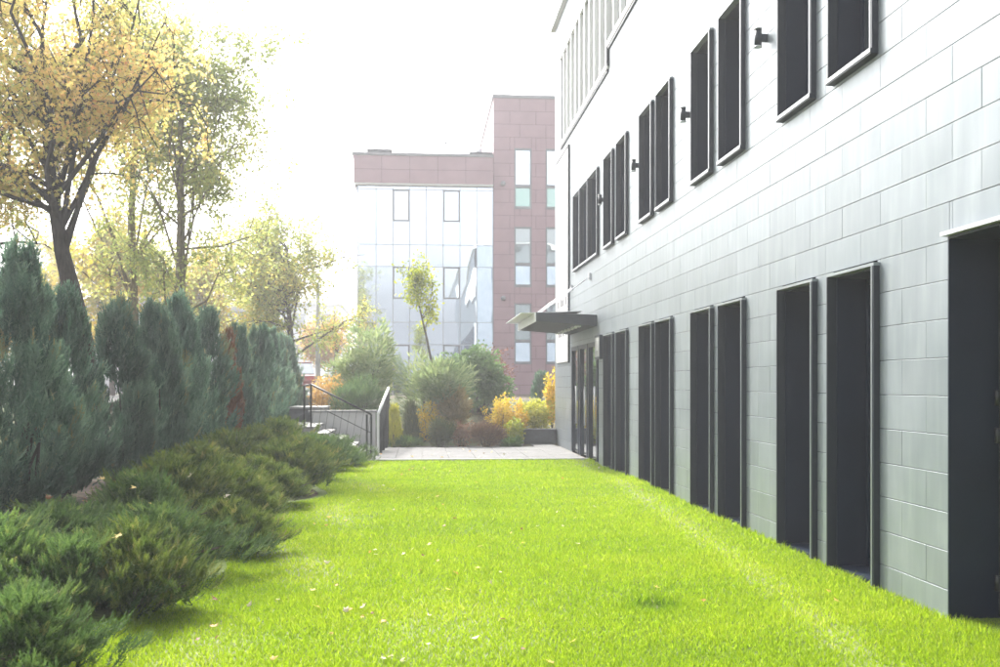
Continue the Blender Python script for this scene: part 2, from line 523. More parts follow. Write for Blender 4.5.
# ------------------------------------------------------------------ ground, lawn, paving, street
gx = np.concatenate([[-700, -300, -120, -60, -35, -22], np.arange(-16, 6.01, 0.4), [9, 16, 30, 70, 200, 500]])
gy = np.concatenate([[-300, -120, -60, -30, -12, -4], np.arange(0, 42.01, 0.4), [46, 52, 60, 75, 110, 200, 400, 900]])
GX, GY = np.meshgrid(gx, gy, indexing='ij')
def in_lawn_np(x, y):
    return ss((x + 2.3) / 0.3) * ss((22.6 - y) / 0.4)
GZ = H(GX, GY) - 0.03
nx, ny = GX.shape
idx = np.arange(nx * ny).reshape(nx, ny)
gf = np.stack([idx[:-1, :-1], idx[1:, :-1], idx[1:, 1:], idx[:-1, 1:]], -1).reshape(-1, 4)
tag(link("ground", mesh_np("ground", np.stack([GX, GY, GZ], -1).reshape(-1, 3), gf, M['ground'], smooth=True)), kind="structure")

def trail_x(y):
    return 2.55 + 1.15 * (1 - np.exp(-(np.maximum(y, 4) - 4.5) / 9.0))
def lawn_edge(y):
    return -1.75 + 0.25 * np.sin(y * 0.9) + 0.12 * np.sin(y * 2.1 + 1) + 0.35 * ss((y - 9) / 4)
def wear_at(x, y):
    w = np.exp(-((x - trail_x(y)) / 0.2) ** 2) * 0.5 * (0.8 + 0.12 * np.sin(y * 2.3 + 1.2 * np.sin(y * .8)) + 0.08 * np.sin(y * 7.1))
    w += 0.45 * np.exp(-((x - lawn_edge(y) - 0.45) / 0.35) ** 2) * (0.5 + 0.5 * np.sin(y * 1.7 + x * 2))
    w += 0.35 * np.exp(-((x + 0.2 - 0.05 * y) ** 2 + (y - 7.0) ** 2 * .3) / 0.5)
    return np.clip(w, 0, 1)
LY0, LY1 = -6.0, 22.25
ly = np.linspace(LY0, LY1, 142); lu = np.linspace(0, 1, 46)
LU, LYY = np.meshgrid(lu, ly, indexing='ij')
LX = (lawn_edge(LYY) - 0.5) * (1 - LU) + 3.9 * LU
DENT = P(655, 607, 7.62)
def lawn_z(x, y):
    d2 = ((x - DENT.x) ** 2 + (y - DENT.y) ** 2)
    return H(x, y) - 0.08 * np.exp(-d2 / 0.018)
LZ = lawn_z(LX, LYY)
nx, ny = LX.shape
idx = np.arange(nx * ny).reshape(nx, ny)
lf = np.stack([idx[:-1, :-1], idx[1:, :-1], idx[1:, 1:], idx[:-1, 1:]], -1).reshape(-1, 4)
lawn = link("lawn", mesh_np("lawn", np.stack([LX, LYY, LZ], -1).reshape(-1, 3), lf, M['lawn'], attrs={"wear": wear_at(LX, LYY).ravel()}, smooth=True))
tag(lawn, kind="structure")

# paved walk in front of the entrance: bed sheet and single slabs
walk = MB().quad((-1.15, 22.2, 0.0), (3.8, 22.2, 0.0), (3.8, 28.6, 0.0), (-1.15, 28.6, 0.0)).build("pavement", M['joint'])
tag(walk, kind="structure")
slab_me = MB().box(-0.296, 0.296, -0.296, 0.296, 0, 0.03).mesh("paving_slab", M['slab'])
ORG[walk.name] = Vector((0, 0, 0))
for i in range(8):
    for j in range(11):
        x = -0.85 + i * 0.6; y = 22.5 + j * 0.6
        if y > 26.4 and x < 2.75: continue
        s = link("paving_slab", slab_me, walk)
        s.location = (x, y, 0.004 + rng.uniform(0, 0.004))
part("kerb", M['concrete'], None, -1.15, 3.75, 22.1, 22.195, -0.1, 0.045, bevel=0.008)["kind"] = "structure"

# street level behind the hedge and beyond the steps
st = MB().quad((-13, -30, 1.215), (-5.3, 30, 1.215), (-5.3, 31, 1.215), (-13, 31, 1.215))
st = MB()
st.quad((-15.5, 20, 1.235), (-9.3, 20, 1.235), (-5.4, 36, 1.235), (-13.5, 36, 1.235))
st.quad((-13.5, 36, 1.235), (-5.4, 36, 1.235), (-5.4, 420, 1.235), (-13.5, 420, 1.235))
tag(st.build("street", M['asphalt']), kind="structure")
sw = MB()
sw.box(-4.95, -3.25, 31.0, 110, 1.0, 1.33)
tag(sw.build("sidewalk", M['step']), kind="structure")

# ------------------------------------------------------------------ white office building (right)
WX = 3.80                  # outer face of the cladding
Y_END, Y_BACK, TOP = 28.0, -14.0, 11.66
ROW, HEAD = 0.2802, 2.733
B = thing("office_building", (WX, Y_END, 0), "white panel-clad office building with tall narrow dark windows along the lawn", "building")
SILL, UTOP = 4.445, 6.35
open_px = [(829, 874), (778, 813), (718.5, 743), (691, 711), (655.7, 671), (638.5, 652.6), (616, 626.5), (603, 613)]
WIN = []
for a, b in open_px:
    y1, y2 = lineY(WX - 0.045, b), lineY(WX - 0.045, a)
    mid = (y1 + y2) / 2
    WIN.append((mid - 0.425, mid + 0.475))
DOOR = []
for a, b in ((587, 596.5), (578.5, 586.5), (570.5, 577.8)):
    y1, y2 = lineY(WX - 0.045, b), lineY(WX - 0.045, a)
    DOOR.append((y1, y2))
UP3 = []
for a, b in ((588, 597), (580, 587.4), (573, 579.3)):
    UP3.append((lineY(WX - 0.045, b), lineY(WX - 0.045, a)))
BIG = (3.6, lineY(WX - 0.01, 948))
EXTRA = [(y, y + .95) for y in (-2.2, -4.0, -7.5, -9.3)]
openings = [(y1, y2, -1, HEAD) for y1, y2 in WIN + EXTRA]
openings += [(y1, y2, -1, 2.62) for y1, y2 in DOOR]
openings += [(y1, y2, SILL, UTOP) for y1, y2 in WIN + UP3 + EXTRA]
EX_UP = [(5.45, 6.40), (3.55, 4.5)]
openings += [(y1, y2, SILL, UTOP) for y1, y2 in EX_UP]
openings.append((BIG[0], BIG[1], -1, HEAD + 0.03))
L_TOP, L_LOW, L_HI = 10.42, 8.17, 8.60
Y_STEP, Y_LEND, Y_LNEAR = lineY(WX, 608), lineY(WX, 561.5), 9.0
openings += [(Y_STEP, Y_LEND, L_LOW, L_TOP), (Y_LNEAR, Y_STEP, L_HI, L_TOP)]

# solid backing wall with the same holes
ys = sorted(set([Y_BACK, Y_END] + [o[0] for o in openings] + [o[1] for o in openings]))
core = MB()
for ya, yb in zip(ys[:-1], ys[1:]):
    if yb - ya < 1e-4: continue
    m = (ya + yb) / 2
    spans = sorted([(o[2], o[3]) for o in openings if o[0] <= m <= o[1]])
    z = -0.3
    for s0, s1 in spans:
        if s0 > z: core.box(WX + 0.012, WX + 0.30, ya, yb, z, s0)
        z = max(z, s1)
    core.box(WX + 0.012, WX + 0.30, ya, yb, z, TOP - 0.05)
wall = core.build("wall", M['joint_grey'], B)
inn = MB()
inn.box(WX + 1.3, WX + 12, Y_BACK, Y_END - 0.4, -0.3, TOP - 0.3)
inn.build("interior_core", M['core'], B)

def wall_panel_mesh(w, h, t=0.03, ch=0.0012):
    x0 = t * 0.36
    v = [(x0, -w / 2, -h / 2), (x0, w / 2, -h / 2), (x0, w / 2, h / 2), (x0, -w / 2, h / 2)]
    v += [(ch, y, z) for _, y, z in v[:4]]
    a, b = w / 2 - ch, h / 2 - ch
    v += [(0, -a, -b), (0, a, -b), (0, a, b), (0, -a, b)]
    f = [(8, 11, 10, 9)]
    for o in (0, 4):
        for k in range(4):
            j = (k + 1) % 4
            f.append((o + k, o + 4 + k, o + 4 + j, o + j))
    return v, f
PCACHE = {}
GAP = 0.0055
cells = []
k0 = -int(HEAD / ROW) - 1
for r in range(-10, 33):
    z0 = HEAD + r * ROW; z1 = z0 + ROW
    if z1 > TOP: z1 = TOP
    zl = max(z0, -0.05)
    if z1 - zl < 0.02: continue
    off = 0.375 if r % 2 else 0.0
    n0 = int((Y_BACK - off) // 0.75)
    y = n0 * 0.75 + off + 0.13
    while y < Y_END:
        ya, yb = max(y, Y_BACK), min(y + 0.75, Y_END)
        y += 0.75
        if yb - ya < 0.03: continue
        rects = [(ya, yb, zl, z1)]
        for o in openings:
            nxt = []
            for (a, b, c, d) in rects:
                if o[1] <= a or o[0] >= b or o[3] <= c + 0.004 or o[2] >= d - 0.004:
                    nxt.append((a, b, c, d)); continue
                if o[0] > a: nxt.append((a, o[0], c, d))
                if o[1] < b: nxt.append((o[1], b, c, d))
                lo, hi = max(a, o[0]), min(b, o[1])
                if o[2] > c: nxt.append((lo, hi, c, o[2]))
                if o[3] < d: nxt.append((lo, hi, o[3], d))
            rects = nxt
        for q in rects:
            if q[1] - q[0] > 0.02 and q[3] - q[2] > 0.02: cells.append(q)
def cell_px(q):
    ym, zm = (q[0] + q[1]) / 2, (q[2] + q[3]) / 2
    zc = depth(WX, ym)
    if ym < 4.5: return 0
    px = 420 + 1000 * WX / CT / zc; py = HOR - (zm - EYE) / zc * 1000
    if not (-10 < py < 690 and px < 1010): return 0
    return (q[1] - q[0]) * (q[3] - q[2]) / zc ** 3 * 1e6
cells.sort(key=cell_px, reverse=True)
restv, restf = [], []
for i, q in enumerate(cells):
    w, h = q[1] - q[0] - 0.0035, q[3] - q[2] - GAP
    ym, zm = (q[0] + q[1]) / 2, (q[2] + q[3]) / 2
    tz, ty = rng.normal(0, 0.0008), rng.normal(0, 0.0008)
    dx = rng.uniform(-0.0008, 0.0008)
    if i < 300:
        key = (round(w, 3), round(h, 3))
        if key not in PCACHE:
            v, f = wall_panel_mesh(w, h)
            me = bpy.data.meshes.new("panel"); me.from_pydata(v, [], f); me.materials.append(M['panel']); PCACHE[key] = me
        o = link("panel", PCACHE[key], wall)
        o.location = Vector((WX + dx, ym, zm)) - ORG[wall.name]
        o.rotation_euler = (0, ty, tz)
    else:
        v, f = wall_panel_mesh(w, h)
        b = len(restv)
        restv += [(WX + dx + x + tz * yy + ty * zz - ORG[wall.name].x, ym + yy - ORG[wall.name].y, zm + zz) for x, yy, zz in v]
        restf += [tuple(b + j for j in ff) for ff in f]
me = bpy.data.meshes.new("panel_field"); me.from_pydata(restv, [], restf); me.materials.append(M['panel'])
tag(link("panel_field", me, wall), "the smaller pale panels higher up and farther along the wall", kind="stuff")

def window_unit(y1, y2, z0, z1, deep=0.36, sill=True, pane='pane', name="window"):
    """projecting surround, deep lining, glass at the back"""
    p, t = 0.055, 0.045
    xf, xb = WX - p, WX + deep
    f = MB()
    # surround legs, head (and sill) projecting from the wall face
    f.box(xf, WX + 0.033, y1 - t, y1, z0, z1)
    f.box(xf, WX + 0.033, y2, y2 + t * 0.5, z0, z1)
    w = f.build(name, M['frame'], B)
    MB().box(xf - 0.004, xf - 0.0005, y1 - 0.022, y1 - 0.002, z0 + 0.001, z1 - 0.001).build("lit_front_edge", M['frame_light' if sill else 'flashing'], w)  # sunlit front face of the dark surround, painted as a pale strip
    hd = MB().box(xf, WX + 0.033, y1 - t, y2 + t * 0.5, z1 + 0.0005, z1 + t * .6)
    hd.build("head_flashing", M['flashing'], w)
    if sill:
        MB().box(xf - 0.012, WX + 0.033, y1 - t, y2 + t * 0.5, z0 - t, z0 - 0.0005).build("sill", M['frame'], w)
        MB().box(xf - 0.018, xf - 0.0125, y1 - t, y2 + t * 0.5, z0 - t * .7, z0 + 0.003).build("lit_sill_edge", M['frame_light'], w)  # lit front of the dark sill, its brightness put into a pale colour
    l = MB()
    q = 0.012
    zb = z0 if sill else z0
    l.box(WX + 0.034, xb, y1 + 0.0005, y1 + q, zb, z1 - q)      # near lining
    l.box(WX + 0.034, xb, y2 - q, y2 - 0.0005, zb, z1 - q)      # far lining
    l.box(WX + 0.034, xb, y1 + 0.0005, y2 - 0.0005, z1 - q, z1 - 0.0005)
    l.box(WX + 0.034, xb, y1 + 0.0005, y2 - 0.0005, zb - 0.02, zb + q if sill else zb + 0.005)
    l.build("lining", M['dark'], w)
    fr = MB()
    fr.box(xb - 0.05, xb - 0.005, y1 + q, y1 + q + 0.05, zb + 0.02, z1 - q - 0.001)
    fr.box(xb - 0.05, xb - 0.005, y2 - q - 0.05, y2 - q, zb + 0.02, z1 - q - 0.001)
    fr.box(xb - 0.049, xb - 0.006, y1 + q + 0.05, y2 - q - 0.05, zb + 0.02, zb + 0.08)
    fr.box(xb - 0.049, xb - 0.006, y1 + q + 0.05, y2 - q - 0.05, z1 - q - 0.06, z1 - q - 0.001)
    fr.build("frame", M['dark'], w)
    MB().box(xb - 0.03, xb - 0.02, y1 + q + 0.045, y2 - q - 0.045, zb + 0.07, z1 - q - 0.055).build("pane", M[pane], w)
    MB().box(xb + 0.4, xb + 0.42, y1 - 0.2, y2 + 0.2, z0 - 0.1, z1 + 0.1).build("backing", M['core'], w)
    return w
for y1, y2 in WIN + EXTRA:
    window_unit(y1 + 0.001, y2 - 0.001, 0.02, HEAD - 0.05, 0.36, False)
for y1, y2 in WIN + UP3 + EXTRA + EX_UP:
    window_unit(y1 + 0.03, y2 - 0.02, SILL + 0.05, UTOP - 0.05, 0.30, True)

# the wide recessed door at the right edge of the picture
bw = MB()
y1, y2, zt = BIG[0], BIG[1], HEAD + 0.03
bw.box(WX - 0.012, WX + 0.42, y2 - 0.016, y2 - 0.001, 0.0, zt - 0.02)
bw.box(WX - 0.012, WX + 0.42, y1 + 0.001, y1 + 0.016, 0.0, zt - 0.02)
bw.box(WX - 0.012, WX + 0.42, y1 + 0.001, y2 - 0.001, zt - 0.019, zt - 0.001)
dr = bw.build("door", M['dark'], B)
MB().box(WX - 0.06, WX + 0.033, y1, y2 + 0.02, zt, zt + 0.03).build("head_flashing", M['frame_light'], dr)
XD = WX + 0.42
for k in range(3):
    ya = y2 - 0.018 - k * 1.15; yb = ya - 1.13
    lf_ = MB()
    lf_.box(XD - 0.06, XD - 0.01, ya - 0.09, ya, 0.03, zt - 0.03)
    lf_.box(XD - 0.06, XD - 0.01, yb, yb + 0.09, 0.03, zt - 0.03)
    lf_.box(XD - 0.059, XD - 0.011, yb + 0.09, ya - 0.09, 0.03, 0.25)
    lf_.box(XD - 0.059, XD - 0.011, yb + 0.09, ya - 0.09, zt - 0.13, zt - 0.03)
    le = lf_.build("door_leaf", M['black_metal'], dr)
    MB().box(XD - 0.04, XD - 0.03, yb + 0.085, ya - 0.085, 0.245, zt - 0.125).build("pane", M['pane'], le)
    if k == 0:
        for hz in (0.27, 1.33, 1.60):
            hg = MB().tube([(XD - 0.085, ya - 0.03, hz - 0.055), (XD - 0.085, ya - 0.03, hz + 0.055)], 0.019, 10)
            hg.box(XD - 0.078, XD - 0.0605, ya - 0.075, ya - 0.01, hz - 0.04, hz + 0.04)
            hg.build("hinge", M['black_metal'], dr)
MB().box(XD + 0.4, XD + 0.42, y1 - 0.3, y2 + 0.2, -0.1, zt + 0.1).build("backing", M['core'], dr)
MB().box(WX + 0.0, XD, y1, y2, -0.05, 0.012).build("threshold", M['lawn'], dr)

# entrance doors under the canopy
for y1, y2 in DOOR:
    zt = 2.62
    f = MB()
    f.box(WX - 0.03, WX + 0.22, y2 - 0.14, y2 - 0.002, 0.04, zt - 0.002)
    f.box(WX - 0.03, WX + 0.22, y1 + 0.002, y1 + 0.14, 0.04, zt - 0.002)
    f.box(WX - 0.03, WX + 0.22, y1 + 0.14, y2 - 0.14, zt - 0.10, zt - 0.003)
    e = f.build("entrance_door", M['dark'], B)
    MB().box(WX + 0.02, WX + 0.03, y1 + 0.14, y2 - 0.14, 0.05, zt - 0.1).build("pane", M['door_glass'], e)
    MB().tube([(WX - 0.05, y1 + 0.22, 0.75), (WX - 0.05, y1 + 0.22, 1.65)], 0.018, 8).build("handle", M['steel'], e)

# upper strip glazing with white fins
def strip(ya, yb, z0, z1, name):
    s = MB()
    s.box(WX - 0.05, WX + 0.10, ya - 0.09, yb + 0.02, z0 - 0.10, z0 - 0.001)
    s.box(WX - 0.05, WX + 0.10, ya - 0.09, yb + 0.02, z1 + 0.001, z1 + 0.10)
    o = s.build(name, M['white_metal'], B)
    MB().box(WX - 0.035, WX + 0.10, ya - 0.05, yb + 0.02, z0 - 0.16, z0 - 0.102).build("dark_trim", M['frame'], o)  # dark trim line below the white border
    n = max(1, round((yb - ya) / 0.70)); st_ = (yb - ya) / n
    for k in range(n):
        a = ya + k * st_
        MB().box(WX - 0.045, WX + 0.09, a + 0.002, a + 0.11, z0, z1).build("fin", M['white_metal'], o)
        MB().box(WX + 0.05, WX + 0.062, a + 0.112, a + st_, z0, z1).build("pane", M['strip_glass'], o)
strip(Y_STEP, Y_LEND, L_LOW, L_TOP, "strip_window")
strip(Y_LNEAR, Y_STEP - 0.12, L_HI, L_TOP, "strip_window")
MB().box(WX - 0.05, WX + 0.10, Y_STEP - 0.115, Y_STEP - 0.095, L_LOW - 0.05, L_HI).build("step_trim", M['frame'], B)

# roof edge and end wall
r_ = MB()
r_.box(WX - 0.12, WX + 12.2, Y_BACK, Y_END + 0.15, TOP + 0.001, TOP + 0.13)
r_.build("roof", M['white_metal'], B)
ew = MB().box(WX + 0.005, WX + 12, Y_END - 0.40, Y_END - 0.004, -0.3, TOP - 0.001)
ew.build("end_wall", M['panel'], B)
for k in range(7):
    z = 1.2 + (k // 3) * 3.7; x = WX + 1.6 + (k % 3) * 3.2
    w = MB().box(x, x + 1.1, Y_END - 0.003, Y_END + 0.03, z, z + 2.1).build("window", M['dark'], B)
    MB().box(x + 0.08, x + 1.02, Y_END + 0.031, Y_END + 0.036, z + 0.08, z + 2.02).build("pane", M['pane'], w)

# canopy over the entrance
cy0, cy1 = 21.3, 25.1
xo = WX - 1.32
czt = 3.19
c = MB()
c.poly_prism([(xo, cy0, czt + 0.05), (xo, cy0, czt - 0.14), (WX - 0.001, cy0, czt - 0.24), (WX - 0.001, cy0, czt)], (0, cy1 - cy0, 0))
can = c.build("canopy", M['canopy'], B)
MB().poly_prism([(xo - 0.32, cy0 + 0.15, czt + 0.03), (xo - 0.32, cy0 + 0.15, czt + 0.045), (WX - 0.3, cy0 + 0.15, czt + 0.095), (WX - 0.3, cy0 + 0.15, czt + 0.08)], (0, cy1 - cy0 - 0.1, 0)).build("glass_sheet", M['white_metal'], can)
MB().box(xo - 0.018, xo - 0.001, cy0, cy1, czt - 0.15, czt + 0.035).build("fascia", M['white_metal'], can)
for k in range(7):
    yy = cy0 + 0.3 + k * 0.52
    MB().box(WX - 0.42, WX - 0.30, yy, yy + 0.2, czt - 0.245, czt - 0.215).build("downlight", M['white_metal'], can)
for yy in (cy0 + 0.6, cy1 - 0.5):
    MB().tube([(xo + 0.12, yy, czt + 0.06), (WX - 0.02, yy + 0.2, 4.1)], 0.014, 8).build("tie_rod", M['steel'], can)
    MB().box(WX - 0.05, WX - 0.001, yy + 0.13, yy + 0.27, 4.03, 4.17).build("rod_plate", M['steel'], can)

# white banner on the last bay, with faint marks
bn = thing("banner", (WX - 0.03, 26.3, 2.28), "tall white banner hung on the wall beyond the entrance canopy", "banner")
yb0, yb1 = lineY(WX, 569.5), lineY(WX, 557.5)
MB().box(WX - 0.035, WX - 0.006, yb0, yb1, 2.28, 7.75).build("sheet", M['white_metal'], bn)
MB().box(WX - 0.05, WX - 0.004, yb0 - 0.05, yb0 - 0.001, 2.24, 7.8).build("side_rail", M['frame'], bn)
MB().box(WX - 0.05, WX - 0.004, yb0, yb1, 7.752, 7.80).build("top_rail", M['frame'], bn)
for k, (z, h) in enumerate(((2.95, .30), (3.75, .22))):
    for q in range(4):
        a = yb0 + 0.25 + q * (yb1 - yb0 - 0.4) / 4
        MB().box(WX - 0.039, WX - 0.0355, a, a + 0.22 + 0.1 * ((q * 7 + k) % 3), z, z + h * (0.8 + .2 * ((q + k) % 2))).build("print", M['trim'], bn)

pl = thing("wall_plaque", (WX, lineY(WX, 598), 2.26), "small framed grey plaque on the wall beside the entrance", "sign")
py0 = lineY(WX - .1, 599.5); py1 = py0 + 0.55
MB().box(WX - 0.10, WX - 0.003, py0, py1, 2.22, 2.72).build("case", M['frame'], pl)
MB().box(WX - 0.107, WX - 0.101, py0 + 0.05, py1 - 0.05, 2.27, 2.67).build("face", M['concrete'], pl)
MB().box(WX - 0.111, WX - 0.1075, py0 + 0.15, py1 - 0.15, 2.40, 2.58).build("emblem", M['steel'], pl)

# wall lamps between the upper windows
where = ["wall lamp nearest the camera, right of the third upper window pair",
         "wall lamp on the upper wall, second one from the camera",
         "wall lamp on the upper wall, third one from the camera",
         "farthest wall lamp, beside the three upper windows over the entrance"]
for px, lab in zip((758, 683, 633.5, 600), where):
    y = lineY(WX - 0.10, px)
    t = thing("wall_lamp", (WX, y, 5.5), "grey up-and-down " + lab, "wall lamp", "lamps along the upper wall")
    MB().tube([(WX - 0.10, y, 5.41), (WX - 0.10, y, 5.59)], 0.040, 16).build("body", M['frame'], t)
    MB().tube([(WX - 0.10, y, 5.591), (WX - 0.10, y, 5.605)], 0.045, 16).build("cap", M['frame_light'], t)
    MB().tube([(WX - 0.10, y, 5.395), (WX - 0.10, y, 5.409)], 0.045, 16).build("cap", M['frame_light'], t)
    MB().box(WX - 0.07, WX - 0.003, y - 0.025, y + 0.025, 5.46, 5.54).build("bracket", M['frame'], t)

# ------------------------------------------------------------------ mauve building across the walk
YB = 50.0
def zpx(py, px=450):
    k = (px - 500) / 1000
    return EYE - (py - HOR) / 1000 * (YB / (CT - ST * k))
C = thing("mauve_building", (planeX(493, YB), YB, 1.0), "mauve clad building with mirrored glass front and taller stair tower", "building")
tx0, tx1 = planeX(493.5, YB), planeX(640, YB)
gx0 = planeX(356.5, YB)
TT, GT = zpx(93.5) - 0.16, zpx(155) - 0.13
cl_cols = [(514.5, 531.5), (546, 562.5), (577.5, 594), (609, 626)]
cl_rows = [(147, 208), (226, 286.5), (303, 364)]
t_open = []
for a, b in cl_cols:
    for r0, r1 in cl_rows:
        t_open.append((planeX(a, YB), planeX(b, YB), zpx(r1), zpx(r0)))
tc = MB()
tc.box(tx0 + 0.02, tx1, YB + 0.45, YB + 14, 0, TT - 0.03)
xs = sorted(set([tx0 + 0.02, tx1 - 0.02] + [o[0] for o in t_open] + [o[1] for o in t_open]))
for a, b in zip(xs[:-1], xs[1:]):
    m = (a + b) / 2; z = 0.0
    for z0, z1 in sorted((o[2], o[3]) for o in t_open if o[0] < m < o[1]):
        tc.box(a, b, YB + 0.03, YB + 0.44, z, z0); z = z1
    tc.box(a, b, YB + 0.03, YB + 0.44, z, TT - 0.03)
tw = tc.build("tower_wall", M['mauve_dark'], C)
def front_panel(parent, x0, x1, z0, z1, Y, gap=0.014, mat='mauve'):
    w, h = x1 - x0 - gap, z1 - z0 - gap
    if w < 0.03 or h < 0.03: return
    v, f = wall_panel_mesh(w, h, 0.028, 0.004)
    me = bpy.data.meshes.new("panel")
    me.from_pydata([(y, x, z) for x, y, z in v], [], [ff[::-1] for ff in f]); me.materials.append(M[mat])
    o = link("panel", me, parent)
    o.location = Vector(((x0 + x1) / 2, Y, (z0 + z1) / 2)) - ORG[parent.name]
    o.rotation_euler = (rng.normal(0, .001), 0, rng.normal(0, .001))
PW, PH = 1.32, 0.655
nr = int(TT / PH) + 1
for r in range(nr):
    z1 = TT - r * PH; z0 = max(z1 - PH, 0.2)
    if z1 < 0.3: break
    x = tx0
    j = 0
    while x < tx1 - 0.01:
        xe = min(x + PW * (0.62 if (j == 0 and r % 2) else 1.0), tx1)
        rects = [(x, xe, z0, z1)]
        for o in t_open:
            nxt = []
            for (a, b, c_, d) in rects:
                if o[1] <= a or o[0] >= b or o[3] <= c_ or o[2] >= d:
                    nxt.append((a, b, c_, d)); continue
                if o[0] > a: nxt.append((a, o[0], c_, d))
                if o[1] < b: nxt.append((o[1], b, c_, d))
                lo, hi = max(a, o[0]), min(b, o[1])
                if o[2] > c_: nxt.append((lo, hi, c_, o[2]))
                if o[3] < d: nxt.append((lo, hi, o[3], d))
            rects = nxt
        for q in rects: front_panel(tw, q[0], q[1], q[2], q[3], YB)
        x = xe; j += 1
MB().box(tx0 - 0.06, tx1, YB - 0.06, YB + 14, TT, TT + 0.16).build("coping", M['trim'], C)
MB().box(tx0, tx0 + 0.018, YB + 0.031, YB + 13.9, GT - 0.8, TT - 0.01).build("side_cladding", M['mauve'], C)
for i, (a, b) in enumerate(cl_cols):
    for k, (r0, r1) in enumerate(cl_rows):
        x0, x1, z0, z1 = planeX(a, YB), planeX(b, YB), zpx(r1), zpx(r0)
        f = MB()
        t = 0.06
        f.box(x0, x0 + t, YB - 0.01, YB + 0.3, z0, z1); f.box(x1 - t, x1, YB - 0.01, YB + 0.3, z0, z1)
        f.box(x0 + t, x1 - t, YB - 0.01, YB + 0.3, z1 - t, z1); f.box(x0 + t, x1 - t, YB - 0.02, YB + 0.3, z0, z0 + 0.13)
        zm = z0 + (z1 - z0) * 0.38
        f.box(x0 + t, x1 - t, YB + 0.05, YB + 0.2, zm - 0.08, zm + 0.08)
        w = f.build("window", M['trim'], C)
        MB().box(x0 + t, x1 - t, YB + 0.12, YB + 0.13, zm + 0.08, z1 - t).build("pane", M['sash_glass' if k == 0 else 'tower_glass'], w)
        MB().box(x0 + t, x1 - t, YB + 0.12, YB + 0.13, z0 + 0.13, zm - 0.08).build("pane", M['green_glass' if k == 0 else 'curtain'], w)
# wall camera domes on the tower
for py in (183, 298):
    x = planeX(503, YB)
    MB().tube([(x, YB - 0.01, zpx(py)), (x, YB - 0.16, zpx(py)), (x, YB - 0.22, zpx(py) - .08)], [0.12, 0.12, 0.05], 10).build("wall_fixture", M['trim'], C)

# parapet over the glass front
gz0 = zpx(185)
pc = MB().box(gx0 - 0.1, tx0 - 0.03, YB - 0.22, YB + 12, gz0 + 0.02, GT - 0.01)
pr = pc.build("parapet", M['mauve_dark'], C)
ncol = 5; px0 = gx0 - 0.14; cw = (tx0 - 0.02 - px0) / ncol
for i in range(ncol):
    for (za, zb) in ((gz0, (gz0 + GT) / 2), ((gz0 + GT) / 2, GT)):
        front_panel(pr, px0 + i * cw, px0 + (i + 1) * cw, za, zb, YB - 0.255)
MB().box(gx0 - 0.2, tx0 - 0.02, YB - 0.32, YB + 12, GT, GT + 0.13).build("coping", M['trim'], pr)
MB().box(gx0 - 0.135, gx0 - 0.101, YB - 0.22, YB + 12, gz0 + 0.02, GT - 0.01).build("side_cladding", M['mauve'], pr)
MB().box(gx0 - 0.1, tx0 - 0.03, YB - 0.21, YB + 0.1, gz0 - 0.06, gz0 + 0.019).build("soffit_strip", M['white_metal'], pr)
# curtain wall
gw = MB().box(gx0 + 0.06, tx0 - 0.02, YB + 0.25, YB + 11.8, 0, gz0 - 0.07).build("glass_front", M['core'], C)
cx = [planeX(p, YB) for p in (358, 376, 392.8, 409.6, 426.4, 443.2, 460, 476.8, 493)]
rz = [zpx(p) for p in (186.5, 190, 245, 267, 322.4, 344.8, 400, 421)]
sash = {(2, 1): 0.575, (5, 1): 0.575, (2, 3): 0.575, (5, 3): 0.575, (2, 5): 0.575, (5, 5): 0.575}
def glass(x0, x1, z0, z1, mat, parent):
    me = MB().box(-(x1 - x0) / 2, (x1 - x0) / 2, 0, 0.012, -(z1 - z0) / 2, (z1 - z0) / 2).mesh("pane", M[mat])
    o = link("pane", me, parent)
    o.location = Vector(((x0 + x1) / 2, YB + 0.06, (z0 + z1) / 2)) - ORG[parent.name]
    o.rotation_euler = (rng.normal(0, .004), 0, rng.normal(0, .004))
for i in range(8):
    for j in range(7):
        x0, x1, z1, z0 = cx[i] + 0.018, cx[i + 1] - 0.018, rz[j] - 0.015, rz[j + 1] + 0.015
        if z0 < 0.1: z0 = 0.1
        if (i, j) in sash:
            zs = z1 - (z1 - z0) * sash[(i, j)]
            fr = MB(); t = 0.055
            fr.box(x0, x0 + t, YB - 0.01, YB + 0.08, zs, z1); fr.box(x1 - t, x1, YB - 0.01, YB + 0.08, zs, z1)
            fr.box(x0 + t, x1 - t, YB - 0.01, YB + 0.08, z1 - t, z1); fr.box(x0 + t, x1 - t, YB - 0.01, YB + 0.08, zs, zs + t)
            s = fr.build("sash", M['trim'], gw)
            glass(x0 + t, x1 - t, zs + t, z1 - t, 'sash_glass', gw)
            glass(x0, x1, z0, zs - 0.01, 'curtain', gw)
        else:
            glass(x0, x1, z0, z1, 'curtain', gw)
for x in cx:
    MB().box(x - 0.017, x + 0.017, YB + 0.03, YB + 0.2, 0.1, gz0 - 0.075).build("mullion", M['mullion'], gw)
for z in rz[1:7]:
    MB().box(cx[0], cx[-1] - 0.02, YB + 0.035, YB + 0.19, z - 0.014, z + 0.014).build("transom", M['mullion'], gw)
MB().box(gx0 + 0.02, gx0 + 0.05, YB + 0.2, YB + 11.8, 0.1, gz0 - 0.075).build("side_glass", M['curtain'], gw)

